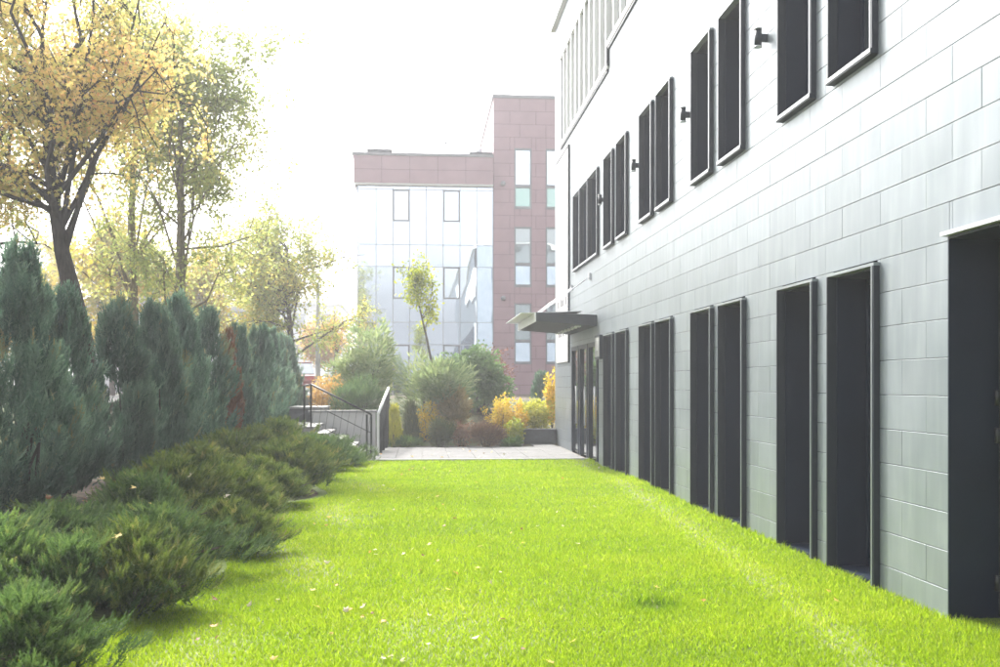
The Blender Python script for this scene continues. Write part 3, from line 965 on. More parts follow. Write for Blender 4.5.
# things on the roof
def roof_unit(p0, p1, ptop, lab, k):
    x0, x1 = planeX(p0, YB + 1), planeX(p1, YB + 1)
    t = thing("rooftop_unit", ((x0 + x1) / 2, YB + 1, GT + 0.131), lab, "vent unit", "units on the mauve roof")
    z0 = GT + 0.131; zt = zpx(ptop)
    MB().box(x0, x1, YB + 0.5, YB + 1.5, z0, zt).build("casing", M['canopy'], t, bevel=0.03)
    MB().box(x0 - 0.06, x1 + 0.06, YB + 0.44, YB + 1.56, zt, zt + 0.05).build("lid", M['canopy'], t)
    if k == 0:
        MB().tube([(x0 + 0.1, YB + 1, zt), (x0 + 0.05, YB + 1, zt + 0.75)], [0.035, 0.012], 8).build("aerial", M['canopy'], t)
        MB().tube([(x0 + 0.3, YB + 1, zt), (x0 + 0.36, YB + 1, zt + .15), (x0 + 0.42, YB + 1, zt + 0.22)], [0.09, 0.07, 0.02], 8).build("vent_cowl", M['canopy'], t)
        MB().tube([(x1 - 0.2, YB + 1, zt), (x1 - 0.2, YB + 1, zt + 0.2), (x1 - .02, YB + 1, zt + .25)], 0.025, 8).build("pipe", M['canopy'], t)
    else:
        MB().tube([(x0 + 0.25, YB + 1, zt + .05), (x0 + 0.5, YB + 1, zt + .25), (x0 + 0.62, YB + 1, zt + 0.35)], [0.06, 0.16, 0.02], 10).build("dish", M['shed_wall'], t)
        MB().tube([(x1 - 0.35, YB + 1, zt), (x1 - .28, YB + 1, zt + 0.2)], 0.03, 8).build("pipe", M['canopy'], t)
        MB().tube([(x0 - 0.15, YB + 1, zt + .02), (x0 + .1, YB + 1, zt + 0.05)], 0.02, 8).build("arm", M['canopy'], t)
roof_unit(368.5, 391, 149.2, "low grey roof unit with a thin aerial above the glass front", 0)
roof_unit(470, 491, 150.5, "low grey roof unit with a dish beside the taller tower", 1)
t = thing("roof_mast", (planeX(446, YB + 1), YB + 1, GT + .131), "thin mast on the roof edge above the glass front", "mast")
x = planeX(446, YB + 1)
MB().tube([(x, YB + 1, GT + .13), (x, YB + 1, zpx(138.5))], 0.012, 6).build("pole", M['trim'], t)
MB().box(x - 0.06, x + 0.06, YB + 0.95, YB + 1.05, zpx(139), zpx(137.3)).build("head", M['trim'], t)

# ------------------------------------------------------------------ steps, landing, railings, planter
lz = 0.74
stp = thing("steps", (-1.9, 23.5, 0), "pale granite steps rising left from the walk to the street", "steps")
nst = 5
for k in range(nst):
    xa = -1.2 - k * 0.30
    zt = (k + 1) * lz / nst
    MB().box(xa - 0.34, xa, 22.75, 25.2, 0.0 if k == 0 else zt - 0.3, zt - 0.03).build("riser", M['concrete'], stp)
    MB().box(xa - 0.34, xa + 0.025, 22.72, 25.2, zt - 0.03, zt).build("tread", M['step'], stp)
tag(MB().box(-3.3, -2.745, 22.4, 27.0, 0.0, lz).build("landing", M['step']), kind="structure")
rw = thing("retaining_wall", (-1.9, 25.4, 0), "pale concrete retaining wall behind the steps", "wall")
MB().box(-2.74, -1.12, 25.25, 25.5, 0, 0.99).build("body", M['pale_concrete'], rw)
MB().box(-2.78, -1.08, 25.21, 25.54, 0.99, 1.04).build("coping", M['step'], rw)
pb = thing("planter_block", (-3.2, 26, lz), "dark block with pale top beside the head of the steps", "planter")
a, b_ = PX(293, 26.0), PX(327, 26.0)
MB().box(a[0], b_[0], 25.6, 27.0, lz, lz + 0.33).build("body", M['dark_concrete'], pb)
MB().box(a[0] - .03, b_[0] + .03, 25.57, 27.03, lz + 0.33, lz + 0.38).build("coping", M['step'], pb)
dw = thing("planter_wall", (3.3, 28.2, 0), "low dark granite planter wall at the foot of the building corner", "planter")
MB().box(planeX(524, 27.6), WX - 0.01, 27.6, 27.95, 0.03, 0.40).build("body", M['dark_concrete'], dw)
MB().box(planeX(524, 27.6) - 0.02, WX - 0.01, 27.57, 27.98, 0.40, 0.45).build("coping", M['dark_concrete'], dw)

rl = thing("railing", (-1.9, 22.8, 0), "black stair railing with thin wires down the near side of the steps", "railing")
zr = 22.82
post = [(-2.60, lz, 0.92), (-2.45, lz, 0.95), (-1.20, 0.03, 0.98), (-1.10, 0.03, 0.98)]
for x, z, h in post:
    MB().box(x - 0.022, x + 0.022, zr - 0.022, zr + 0.022, z, z + h).build("post", M['black_metal'], rl)
A, D_ = Vector((-2.45, zr, lz + 0.95)), Vector((-1.10, zr, 1.01))
MB().tube([A, D_], 0.022, 8).build("handrail", M['black_metal'], rl)
MB().tube([A + Vector((-.15, 0, -.03)), A], 0.02, 8).build("handrail", M['black_metal'], rl)
for k in range(1, 3):
    o = Vector((0, 0, -0.42 * k))
    MB().tube([A + o, D_ + o], 0.010, 6).build("wire", M['black_metal'], rl)
for k in range(9):
    t_ = (k + 0.5) / 9
    p = A.lerp(D_, t_)
    MB().tube([p + Vector((0.06, 0, -0.02)), p + Vector((-0.06, 0, -0.86))], 0.004, 5).build("wire", M['black_metal'], rl)
r2 = thing("ramp_railing", (-1.0, 23.4, 0), "white-topped handrail climbing away beside the shrub bed", "railing")
p0, p1 = P(378, 414, 23.2), P(388.5, 388, 27.0)
MB().tube([p0, p1], 0.035, 10).build("handrail", M['white_metal'], r2)
for k in range(5):
    p = p0.lerp(p1, k / 4)
    g = Hf(p.x, p.y)
    MB().box(p.x - 0.03, p.x + 0.03, p.y - 0.03, p.y + 0.03, g - 0.05, p.z - 0.03).build("post", M['white_metal' if k == 0 else 'black_metal'], r2)
for k in range(22):
    p = p0.lerp(p1, (k + .5) / 22)
    MB().tube([(p.x + 0.02, p.y, Hf(p.x, p.y) + 0.08), (p.x + 0.02, p.y, p.z - 0.06)], 0.008, 5).build("baluster", M['black_metal'], r2)

# ------------------------------------------------------------------ conifers
def column_juniper(seed, H_=2.7, R=0.46, nb=120, per=40, mat=None):
    """upright juniper: many flame-shaped branch plumes rising round a central stem"""
    r = np.random.default_rng(seed)
    parts = []
    pos, fw, up, sc, tn = [], [], [], [], []
    for k in range(nb):
        h = r.beta(1.0, 1.15)
        th = r.uniform(0, 2 * np.pi)
        prof = 0.60 + 0.40 * float(ss(h / 0.28)) if h < 0.28 else 1 - 0.88 * float(ss((h - 0.28) / 0.78)) ** 1.1
        rr = R * prof * r.uniform(0.62, 1.18)
        L = r.uniform(0.45, 0.9) * (1 - 0.25 * h)
        zt = min(h * H_ + 0.25 * L, H_ * r.uniform(0.93, 1.0))
        o = np.array([math.cos(th), math.sin(th), 0.0])
        tip = o * rr + np.array([0, 0, zt])
        base = o * rr * 0.45 + np.array([0, 0, max(zt - L, 0.04)])
        u = r.uniform(0.12, 1.0, per) ** 0.85
        p = base + (tip - base) * u[:, None] + o * (0.05 * np.sin(u * 3.1))[:, None]
        wrad = 0.072 * np.sin(np.clip(u, 0.1, 0.97) * 3.1)
        p = p + rvec(per) * wrad[:, None]
        d = norm(tip - base) + r.normal(size=(per, 3)) * 0.16 + o * 0.12
        pos.append(p); fw.append(d); up.append(-o + r.normal(size=(per, 3)) * 0.35)
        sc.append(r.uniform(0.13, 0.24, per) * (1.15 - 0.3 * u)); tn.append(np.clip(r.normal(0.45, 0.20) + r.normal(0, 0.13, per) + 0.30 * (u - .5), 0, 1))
    pos, fw, up, sc, tn = map(np.concatenate, (pos, fw, up, sc, tn))
    m = len(pos); pick = r.integers(0, 3, m)
    for k in range(3):
        q = pick == k
        TV, TF = plume(8, seed * 10 + k, 27, 0.45, 0.038, 0.42)
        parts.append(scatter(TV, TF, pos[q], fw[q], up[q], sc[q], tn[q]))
    m = 14
    th = r.uniform(0, 6.28, m); rr = np.abs(r.normal(0, 0.08, m))
    p = np.stack([np.cos(th) * rr, np.sin(th) * rr, H_ * r.uniform(0.74, 0.92, m)], -1)
    f = np.stack([np.cos(th) * 0.12, np.sin(th) * 0.12, np.ones(m)], -1)
    TV, TF = plume(12, seed + 99, 20, 0.3, 0.016, 0.25)
    parts.append(scatter(TV, TF, p, f, rvec(m), r.uniform(0.25, 0.40, m), r.uniform(0.3, 0.8, m)))
    V, F, Rn = merge(parts)
    return mesh_np("foliage", V, F, mat or M['hedge'], Rn)

def stems_mesh(seed, H_, n, spread, r0, mat, base_r=0.1):
    r = np.random.default_rng(seed)
    mb = MB()
    for k in range(n):
        a = r.uniform(0, 6.28); s = r.uniform(0.3, 1) * spread
        p0 = Vector((math.cos(a) * base_r * r.uniform(0.2, 1), math.sin(a) * base_r * r.uniform(.2, 1), -0.06))
        p3 = Vector((math.cos(a) * s, math.sin(a) * s, H_ * r.uniform(0.6, 0.95)))
        p1 = p0.lerp(p3, 0.35) + Vector((r.normal() * .03, r.normal() * .03, 0.05 * H_))
        p2 = p0.lerp(p3, 0.7) + Vector((r.normal() * .03, r.normal() * .03, 0.04 * H_))
        mb.tube([p0, p1, p2, p3], [r0, r0 * .8, r0 * .5, r0 * .2], 6)
    return mb.mesh("stem", mat)

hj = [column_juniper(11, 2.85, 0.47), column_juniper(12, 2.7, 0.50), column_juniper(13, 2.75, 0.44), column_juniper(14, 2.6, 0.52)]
HJ_H = [2.85, 2.7, 2.75, 2.6]
hst = [stems_mesh(21, 1.6, 9, 0.2, 0.028, M['bark_dark']), stems_mesh(22, 1.5, 9, 0.22, 0.026, M['bark_dark'])]
hb = column_juniper(15, 2.3, 0.28, 55, 40, M['brown_needle'])
ordn = ["first", "second", "third", "fourth", "fifth", "sixth", "seventh", "eighth", "ninth", "tenth", "eleventh", "twelfth", "thirteenth", "fourteenth"]
XH = -3.9
hedge_px = [(-38, 252, 0), (18, 247, 0), (64, 288, 1), (116, 297, 2), (150, 304, 1), (176, 296, 0), (205, 310, 3), (239, 322, 2), (254, 326, 1), (268, 330, 3), (279, 332, 2), (287, 336, 1)]
for i, (px, ptop, v) in enumerate(hedge_px):
    x = XH + rng.normal(0, 0.07)
    y = lineY(XH, px)
    g0 = Hf(x, y) - 0.03
    ztop = EYE - (ptop - HOR) / 1000 * depth(x, y)
    s = (ztop - g0) / HJ_H[v]
    t = thing("upright_juniper", (x, y, g0), f"upright blue-green juniper, {ordn[i]} from the left in the hedge row" if i else "upright blue-green juniper cut by the left edge, nearest in the hedge row", "juniper", "upright junipers in the hedge row")
    o = link("foliage", hj[v], t); o2 = link("stem", hst[i % 2], t)
    sw_ = (0.5 + 0.5 * s) * 1.10
    for q in (o, o2):
        q.rotation_euler = (0, 0, rng.uniform(0, 6.28)); q.scale = (sw_, sw_, s)
x, y = XH + 0.12, lineY(XH + .12, 227)
t = thing("brown_juniper", (x, y, Hf(x, y) - 0.03), "dried orange-brown juniper standing between the green hedge junipers", "juniper", "upright junipers in the hedge row")
link("foliage", hb, t); q = link("stem", hst[0], t); q.scale = (0.8, 0.8, 0.9)

def creeper(seed, R, Hh, nb, per, mat, lobes=7):
    """spreading juniper: arching feathery branches from a low centre"""
    r = np.random.default_rng(seed)
    la = r.uniform(0, 6.28, lobes); lr = r.uniform(0.15, 0.50, lobes)
    pos, fw, up, sc, tn = [], [], [], [], []
    for k in range(nb):
        th = r.uniform(0, 2 * np.pi)
        edge = 0.66 + sum(q * math.exp(-(float(np.angle(np.exp(1j * (th - a)))) / 0.30) ** 2) for a, q in zip(la, lr))
        u0 = math.sqrt(r.uniform(0.02, 1))
        rt = u0 * edge * R
        zt = Hh * (1 - 0.80 * u0 ** 2.8) * r.uniform(0.55, 1.12)
        o = np.array([math.cos(th), math.sin(th), 0.0])
        tw = r.normal(0, 0.4); o2 = np.array([math.cos(th + tw), math.sin(th + tw), 0.0])
        L = r.uniform(0.32, 0.55)
        tip = o * rt + np.array([0, 0, zt])
        base = tip - o2 * L * 0.85 - np.array([0, 0, L * r.uniform(0.25, 0.65)])
        base[2] = max(base[2], 0.02)
        u = r.uniform(0.0, 1.0, per)
        p = base + (tip - base) * u[:, None] + np.array([0, 0, 1.0]) * (0.05 * np.sin(u * 3.1))[:, None]
        sidev = np.cross(norm(tip - base), np.array([0, 0, 1.0]))
        off = r.normal(size=per) * 0.055 * (1.15 - u)
        p = p + sidev * off[:, None] + r.normal(size=(per, 3)) * 0.012
        d = norm(tip - base) + sidev * (off * 6)[:, None] + np.array([0, 0, 0.16]) + r.normal(size=(per, 3)) * 0.2
        pos.append(p); fw.append(d); up.append(np.array([0, 0, 1.0]) + r.normal(size=(per, 3)) * 0.3)
        sc.append(r.uniform(0.10, 0.18, per) * (1.15 - 0.35 * u))
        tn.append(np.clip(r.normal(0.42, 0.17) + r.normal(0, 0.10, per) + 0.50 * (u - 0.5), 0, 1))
    pos, fw, up, sc, tn = map(np.concatenate, (pos, fw, up, sc, tn))
    pick = r.integers(0, 4, len(pos)); parts = []
    for k in range(4):
        q = pick == k
        TV, TF = plume(10, seed * 7 + k, 42, 0.38, 0.038, 0.40)
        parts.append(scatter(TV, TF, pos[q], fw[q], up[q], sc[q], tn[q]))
    V, F, Rn = merge(parts)
    return mesh_np("foliage", V, F, mat, Rn)
def creeper_stems(seed, R, Hh):
    r = np.random.default_rng(seed); mb = MB()
    for k in range(14):
        a = r.uniform(0, 6.28); s = R * r.uniform(0.5, .9)
        mb.tube([(0, 0, -.05), (math.cos(a) * s * .5, math.sin(a) * s * .5, Hh * .3), (math.cos(a) * s, math.sin(a) * s, Hh * .45)], [0.022, .014, .005], 5)
    return mb.mesh("stem", M['bark'])
cj = [creeper(31, 1.0, 0.62, 300, 16, M['creep_dark']), creeper(32, 1.0, 0.66, 300, 16, M['creep']), creeper(33, 1.0, 0.58, 300, 16, M['creep']), creeper(34, 1.0, 0.60, 300, 16, M['creep_dark'])]
cst = creeper_stems(35, 1.0, 0.6)
creep = [  # px, depth, radius scale, height scale, variant, label
    (18, 5.5, 0.62, 0.70, 3, "spreading juniper in the bottom left corner of the picture"),
    (-12, 6.8, 0.75, 0.78, 0, "dark spreading juniper at the left edge above the corner one"),
    (68, 6.9, 0.62, 0.74, 3, "spreading juniper filling the gap behind the corner one"),
    (134, 7.2, 0.60, 0.84, 1, "spreading juniper jutting into the lawn, the nearest large one"),
    (60, 8.2, 0.75, 0.68, 3, "spreading juniper at the left below the bare leaf litter"),
    (150, 8.5, 0.70, 0.80, 0, "spreading juniper behind the nearest large jutting one"),
    (138, 9.6, 0.75, 0.92, 0, "spreading juniper with yellow fallen leaves caught on its top"),
    (228, 10.2, 0.70, 0.76, 2, "spreading juniper with pointed tip reaching right over the lawn"),
    (172, 11.0, 0.80, 0.95, 1, "spreading juniper against the hedge behind the pointed one"),
    (228, 11.9, 0.80, 0.85, 1, "spreading juniper left of the strip of lawn behind the pointed one"),
    (196, 13.2, 0.85, 0.98, 2, "spreading juniper under the middle of the hedge"),
    (256, 13.7, 0.85, 0.92, 2, "bright green spreading juniper midway along the bed"),
    (228, 15.2, 0.85, 1.0, 1, "spreading juniper close under the hedge past the middle"),
    (283, 15.6, 0.90, 0.98, 1, "broad spreading juniper overhanging the lawn midway along the bed"),
    (252, 17.4, 0.85, 1.0, 2, "spreading juniper under the far part of the hedge"),
    (298, 17.9, 0.88, 1.0, 2, "spreading juniper beside the lawn past the broad one"),
    (280, 19.6, 0.85, 1.05, 1, "spreading juniper under the end of the hedge"),
    (316, 19.6, 0.85, 0.95, 3, "spreading juniper last but one before the steps"),
    (336, 20.9, 0.78, 0.88, 0, "farthest spreading juniper, right in front of the steps"),
]
BUSH = []
for i, (px, zc, rs, hs, v, lab) in enumerate(creep):
    x, y = PX(px, zc)
    g = Hf(x, y)
    t = thing("spreading_juniper", (x, y, g - 0.02), lab, "juniper shrub", "spreading junipers along the lawn edge")
    rz_ = rng.uniform(0, 6.28)
    for q in (link("foliage", cj[v], t), link("stem", cst, t)):
        q.rotation_euler = (0, 0, rz_); q.scale = (rs, rs, hs)
    BUSH.append((x, y, g, rs, hs))

# ------------------------------------------------------------------ broadleaf trees
def tree(name, label, base, trunk, crown_c, crown_r, nl, ns, nt, nleaf, leaf_size, r0, leafm, barkm, seed, star=False, group=None, cat="tree", tone=0.0, fork=0.35, droop=0.0, limb_lo=0.35, bare=None):
    r = np.random.default_rng(seed)
    base = Vector(base)
    t = thing(name, base, label, cat, group)
    tp = [Vector(p) for p in trunk]
    n = len(tp)
    mb = MB()
    mb.tube([Vector((0, 0, -0.3))] + tp, [r0 * 1.25] + [r0 * (1 - 0.72 * i / max(1, n - 1)) for i in range(n)], 10)
    mb_o = mb.mesh("trunk", barkm)
    tro = link("trunk", mb_o, t)
    cc, cr = np.array(crown_c, float), np.array(crown_r, float)
    bb = MB()
    LP, LD = [], []
    def curve(a, b, bend):
        a = np.array(a); b = np.array(b)
        L = np.linalg.norm(b - a)
        m1 = a + (b - a) * 0.35 + r.normal(size=3) * bend * L + np.array([0, 0, 0.06 * L])
        m2 = a + (b - a) * 0.7 + r.normal(size=3) * bend * L + np.array([0, 0, 0.05 * L])
        return [a, m1, m2, b]
    def at(c, s):
        s = min(max(s, 0), 0.999) * 3; i = int(s); f = s - i
        return c[i] * (1 - f) + c[i + 1] * f
    for i in range(nl):
        s = limb_lo + (1 - limb_lo) * r.uniform(0, 1) ** 0.8
        k = s * (n - 1); i0 = min(int(k), n - 2); o = tp[i0].lerp(tp[i0 + 1], k - i0)
        v = norm(r.normal(size=3)) * r.uniform(0.55, 0.95)
        e = cc + v * cr
        if e[2] < o.z + 0.1: e[2] = o.z + 0.1 + r.uniform(0, .3) * cr[2]
        c = curve(np.array(o), e, 0.07)
        rl_ = r0 * fork * (1.1 - 0.5 * s)
        bb.tube(c, [rl_, rl_ * .75, rl_ * .5, rl_ * .18], 6, cap=False)
        for j in range(ns):
            q = at(c, r.uniform(0.3, 1.0))
            e2 = q + norm(r.normal(size=3)) * cr * r.uniform(0.2, 0.42) + np.array([0, 0, 0.05 * cr[2]])
            c2 = curve(q, e2, 0.09)
            bb.tube(c2, [rl_ * .36, rl_ * .27, rl_ * .18, rl_ * .08], 4, cap=False)
            for k2 in range(nt):
                q2 = at(c2, r.uniform(0.25, 1.0))
                e3 = q2 + norm(r.normal(size=3)) * cr.mean() * r.uniform(0.08, 0.2)
                bb.tube([q2, (q2 + e3) / 2 + r.normal(size=3) * .02, e3], [rl_ * .10 + .002, rl_ * .07 + .002, .002], 3, cap=False)
                m = max(1, int(nleaf * r.uniform(0.4, 1.6)))
                u = r.uniform(0.1, 1.1, m)[:, None]
                LP.append(q2 + (e3 - q2) * u + r.normal(size=(m, 3)) * leaf_size * 0.9)
                LD.append(norm(e3 - q2) + r.normal(size=(m, 3)) * 0.8 + np.array([0, 0, -0.35 - droop]))
    link("branch", bb.mesh("branch", barkm), t)
    LP = np.concatenate(LP); LD = np.concatenate(LD)
    if bare:                                   # no shoots low on the trunk
        far_ = np.hypot(LP[:, 0] + 0.25, LP[:, 1] * 0.4) > bare[0]
        keep = far_ | (LP[:, 2] > bare[1])
        LP, LD = LP[keep], LD[keep]
    m = len(LP)
    TV, TF = (STAR_V, STAR_F) if star else (LEAF_V, LEAF_F)
    tone_v = np.clip(0.5 + tone + 0.2 * r.normal(size=m) + 0.30 * lownoise(LP, seed, 1.6), 0, 1)
    V, F, Rn = scatter(TV, TF, LP, LD, rvec(m), leaf_size * r.uniform(0.7, 1.25, m), tone_v)
    link("crown", mesh_np("crown", V, F, leafm, Rn), t)
    return t

def at_h(px, zc):
    x, y = PX(px, zc)
    return (x, y, Hf(x, y))
b = at_h(86, 16.5)
tree("maple_tree", "large orange-yellow maple with leaning dark trunk behind the hedge", b,
     [(0, 0, 0), (0.03, 0, 1.0), (-0.06, 0, 1.9), (-0.22, 0, 2.7), (-0.42, 0.1, 3.4), (-0.6, 0.1, 4.6), (-0.75, 0.2, 6.2)],
     (-0.75, 0, 5.9), (2.7, 2.7, 3.6), 28, 8, 6, 19, 0.10, 0.23, M['maple'], M['bark_dark'], 41, star=True, fork=0.30, limb_lo=.64, bare=(0.55, 3.0))
b = at_h(-60, 17.5)
tree("maple_tree", "yellow-green maple at the left edge behind the nearest junipers", b,
     [(0, 0, 0), (0.05, 0, 1.2), (0.0, 0, 2.6), (0.1, 0.1, 4.2), (0.1, .1, 6.2)],
     (0.4, 0, 5.9), (2.5, 2.4, 3.7), 20, 7, 6, 22, 0.10, 0.17, M['gold_leaf'], M['bark_dark'], 42, star=True, tone=-0.1)
b = at_h(133, 25)
tree("poplar_tree", "tall thin tree with pale straight trunk, left of two beyond the hedge", b,
     [(0, 0, 0), (0.02, 0, 2.5), (-0.04, 0, 5), (0.05, 0.1, 7.5), (0.1, .1, 9.6)],
     (0.0, 0, 6.3), (2.4, 2.0, 4.4), 36, 7, 5, 16, 0.10, 0.14, M['pale_leaf'], M['bark_pale'], 43, fork=0.24, limb_lo=.2)
b = at_h(179, 24)
tree("poplar_tree", "tall thin tree with pale straight trunk, right of two beyond the hedge", b,
     [(0, 0, 0), (0.0, 0, 2.5), (0.05, 0, 5), (0.0, 0.1, 7), (0.1, .1, 8.6)],
     (0.25, 0, 5.6), (2.3, 2.0, 4.0), 36, 7, 5, 16, 0.10, 0.15, M['pale_leaf'], M['bark_pale'], 44, fork=0.24, limb_lo=.2, tone=-0.1)
b = at_h(292, 36.5)
tree("street_tree", "round yellow-green street tree past the end of the hedge", b,
     [(0, 0, 0), (0.0, 0, 1.2), (-0.05, 0, 2.4), (-0.15, 0, 3.6), (-0.2, 0.1, 5.5)],
     (-0.35, 0, 4.0), (3.5, 3.0, 2.6), 30, 8, 6, 13, 0.125, 0.15, M['gold_leaf'], M['bark'], 45, tone=-0.15, limb_lo=.3)
b = at_h(334, 45)
tree("orange_tree", "small orange-leaved tree between the street tree and the glass front", b,
     [(0, 0, 0), (0.0, 0, 1.0), (0.1, 0, 2.2), (0.1, 0, 3.2)],
     (0.1, 0, 2.4), (0.8, 0.9, 1.1), 12, 4, 4, 5, 0.13, 0.10, M['orange_leaf'], M['bark'], 46)
b = at_h(437, 31.5)
tree("young_tree", "slender young tree with lime-yellow leaves in the shrub bed", b,
     [(0, 0, 0), (-0.12, 0, 1.0), (-0.32, 0, 2.0), (-0.6, 0, 3.2), (-0.8, 0, 4.1)],
     (-0.55, 0, 2.95), (0.75, 0.7, 1.5), 16, 4, 4, 7, 0.11, 0.05, M['lime_leaf'], M['bark'], 47, fork=0.4, limb_lo=.42)
# trees farther down the street, each its own
far = [(20, 44, 5.5, "far yellow tree seen low between the left edge and the maple trunk", 'far_leaf'),
       (112, 40, 7.5, "far yellow tree showing right of the dark maple trunk", 'far_leaf'),
       (205, 46, 7.0, "far golden tree above the middle of the hedge", 'far_leaf'),
       (255, 62, 6.0, "far golden tree behind the street tree", 'gold_leaf'),
       (318, 66, 4.6, "far orange tree behind the thick pole", 'orange_leaf'),
       (60, 60, 10.0, "far pale yellow tree rising behind the maple trunk", 'far_leaf'),
       (160, 66, 10.0, "far pale green tree behind the two thin trees", 'pale_leaf')]
for i, (px, zc, h, lab, mt) in enumerate(far):
    b = at_h(px, zc)
    tree("street_tree", lab, b, [(0, 0, 0), (0.05, 0, h * .25), (0, 0, h * .5), (0.1, 0, h * .85)],
         (0, 0, h * .58), (h * .36, h * .36, h * .40), 16, 6, 5, 12, 0.22, 0.13, M[mt], M['bark'], 60 + i, group="trees along the street", tone=-0.05)

# ------------------------------------------------------------------ shrubs in the bed
def blob(name, label, px, py_base, zc, w_px, h_px, mat, n, ls, seed, kind="leaf", lean=0.0, cat="shrub", zoff=0.0, spikes=0.0):
    """w_px, h_px: size seen in the picture at that depth"""
    r = np.random.default_rng(seed)
    x, y = PX(px, zc); g = Hf(x, y)
    W = w_px * zc / 1000 / 2; Ht = EYE - (py_base - h_px - HOR) / 1000 * zc - g
    Ht = max(Ht, 0.15)
    t = thing(name, (x, y, g - 0.02), label, cat)
    nlob = 7
    lc = np.stack([r.uniform(-.55, .55, nlob) * W, r.uniform(-.5, .5, nlob) * W, r.uniform(.35, .78, nlob) * Ht], -1)
    lr = np.stack([r.uniform(.35, .6, nlob) * W, r.uniform(.35, .6, nlob) * W, r.uniform(.22, .36, nlob) * Ht], -1)
    lc[0] = (0, 0, Ht * .45); lr[0] = (W * .75, W * .75, Ht * .5)
    w_ = lr.prod(1) ** 0.67; k = r.choice(nlob, n, p=w_ / w_.sum())
    d = norm(r.normal(size=(n, 3))); rad = r.uniform(0.25, 1, n) ** 0.5
    pos = lc[k] + d * lr[k] * rad[:, None]
    cl_ = lownoise(pos, seed + 3, 9.0 / max(W, .3))
    pos = pos * (1 + 0.22 * np.clip(cl_, -0.4, 1.0))[:, None]
    pos[:, 2] = np.abs(pos[:, 2])
    tone = np.clip(0.5 + 0.18 * r.normal(size=n) + 0.3 * lownoise(pos, seed, 3.2 / max(W, .3)), 0, 1)
    if kind == "leaf":
        fw = d + r.normal(size=(n, 3)) * 0.7 + np.array([0, 0, -0.1])
        V, F, R_ = scatter(LEAF_V, LEAF_F, pos, fw, rvec(n), ls * r.uniform(.6, 1.3, n), tone)
    elif kind == "needle":
        TV, TF = plume(9, seed, 35, 0.5, 0.03, 0.4)
        fw = d * 0.8 + np.array([0, 0, 0.8]) + r.normal(size=(n, 3)) * 0.35
        V, F, R_ = scatter(TV, TF, pos, fw, rvec(n), ls * r.uniform(.6, 1.3, n), tone)
    elif kind == "willow":
        fw = d * np.array([1, 1, .3]) + np.array([0, 0, 0.55]) + r.normal(size=(n, 3)) * 0.35
        V, F, R_ = scatter(NARROW_V, NARROW_F, pos, fw, rvec(n), ls * r.uniform(.6, 1.4, n), tone)
    elif kind == "column":
        h = r.beta(1.1, 1.3, n); th = r.uniform(0, 6.28, n)
        rr = W * (1 - 0.75 * h ** 2) * np.sqrt(r.uniform(.2, 1, n))
        pos = np.stack([np.cos(th) * rr, np.sin(th) * rr, h * Ht * .9], -1)
        TV, TF = plume(8, seed, 25, 0.4, 0.03, 0.4)
        fw = np.stack([np.cos(th) * .25, np.sin(th) * .25, np.ones(n)], -1) + r.normal(size=(n, 3)) * .15
        V, F, R_ = scatter(TV, TF, pos, fw, rvec(n), ls * r.uniform(.6, 1.3, n), tone)
    elif kind == "spike":          # upright shoots carrying leaves
        ms = max(6, int(n / 130)); P_ = []
        for s in range(ms):
            a = r.uniform(0, 6.28); q = W * math.sqrt(r.uniform(0, 1)); hh = Ht * r.uniform(.55, 1.05) * (1 - .25 * q / W)
            m = 130; u = r.uniform(0.15, 1, m)
            P_.append(np.stack([math.cos(a) * q * (.5 + .5 * u) + r.normal(size=m) * .05, math.sin(a) * q * (.5 + .5 * u) + r.normal(size=m) * .05, u * hh], -1))
        pos = np.concatenate(P_); n = len(pos)
        tone = np.clip(0.5 + 0.2 * r.normal(size=n) + .25 * lownoise(pos, seed, 3), 0, 1)
        fw = r.normal(size=(n, 3)) + np.array([0, 0, .3])
        V, F, R_ = scatter(LEAF_V, LEAF_F, pos, fw, rvec(n), ls * r.uniform(.6, 1.3, n), tone)
    link("foliage", mesh_np("foliage", V, F, mat, R_), t)
    st_ = stems_mesh(seed + 5, Ht * .8, 8, W * .6, max(.008, W * .03), M['bark'], W * .15)
    link("stem", st_, t)
    return t
blob("willow_shrub", "large feathery grey-green willow left of the young tree", 366, 400, 30.5, 78, 72, M['willow'], 6000, 0.21, 71, "willow")
blob("yew_shrub", "flat-topped dark green conifer behind the retaining wall", 362, 412, 28.6, 62, 30, M['green_leaf'], 3200, 0.20, 72, "needle")
blob("orange_shrub", "orange-yellow shrub behind the black railing posts", 327, 412, 29.0, 40, 36, M['orange_leaf'], 2600, 0.075, 73, "leaf")
blob("yellow_shrub", "yellow shrub left of the orange one behind the railing", 345, 402, 31.5, 46, 28, M['yellowgreen'], 2200, 0.08, 74, "leaf")
blob("willow_shrub", "feathery grey-green willow in the middle of the shrub bed", 430, 438, 29.0, 82, 76, M['willow'], 6500, 0.20, 75, "willow")
blob("green_shrub", "tall dark green shrub in front of the tower corner", 482, 430, 30.5, 62, 86, M['green_leaf'], 6500, 0.11, 76, "leaf")
blob("green_shrub", "mid green shrub between the willow and the tall dark shrub", 452, 430, 32.0, 46, 72, M['green_leaf'], 3600, 0.11, 77, "leaf")
blob("maroon_shrub", "thin maroon shrub in front of the dark glass corner", 490, 410, 34.0, 58, 66, M['maroon'], 1500, 0.09, 78, "leaf")
blob("column_conifer", "yellow-green columnar conifer beside the white handrail", 394, 448, 26.9, 17, 46, M['yellowgreen'], 1500, 0.13, 79, "column")
blob("column_conifer", "dark olive columnar conifer right of the yellow-green one", 411, 448, 27.3, 17, 50, M['yew'], 1500, 0.14, 80, "column")
blob("round_conifer", "round dark green conifer at the front of the shrub bed", 440, 449, 26.95, 30, 31, M['yew'], 2200, 0.12, 81, "needle")
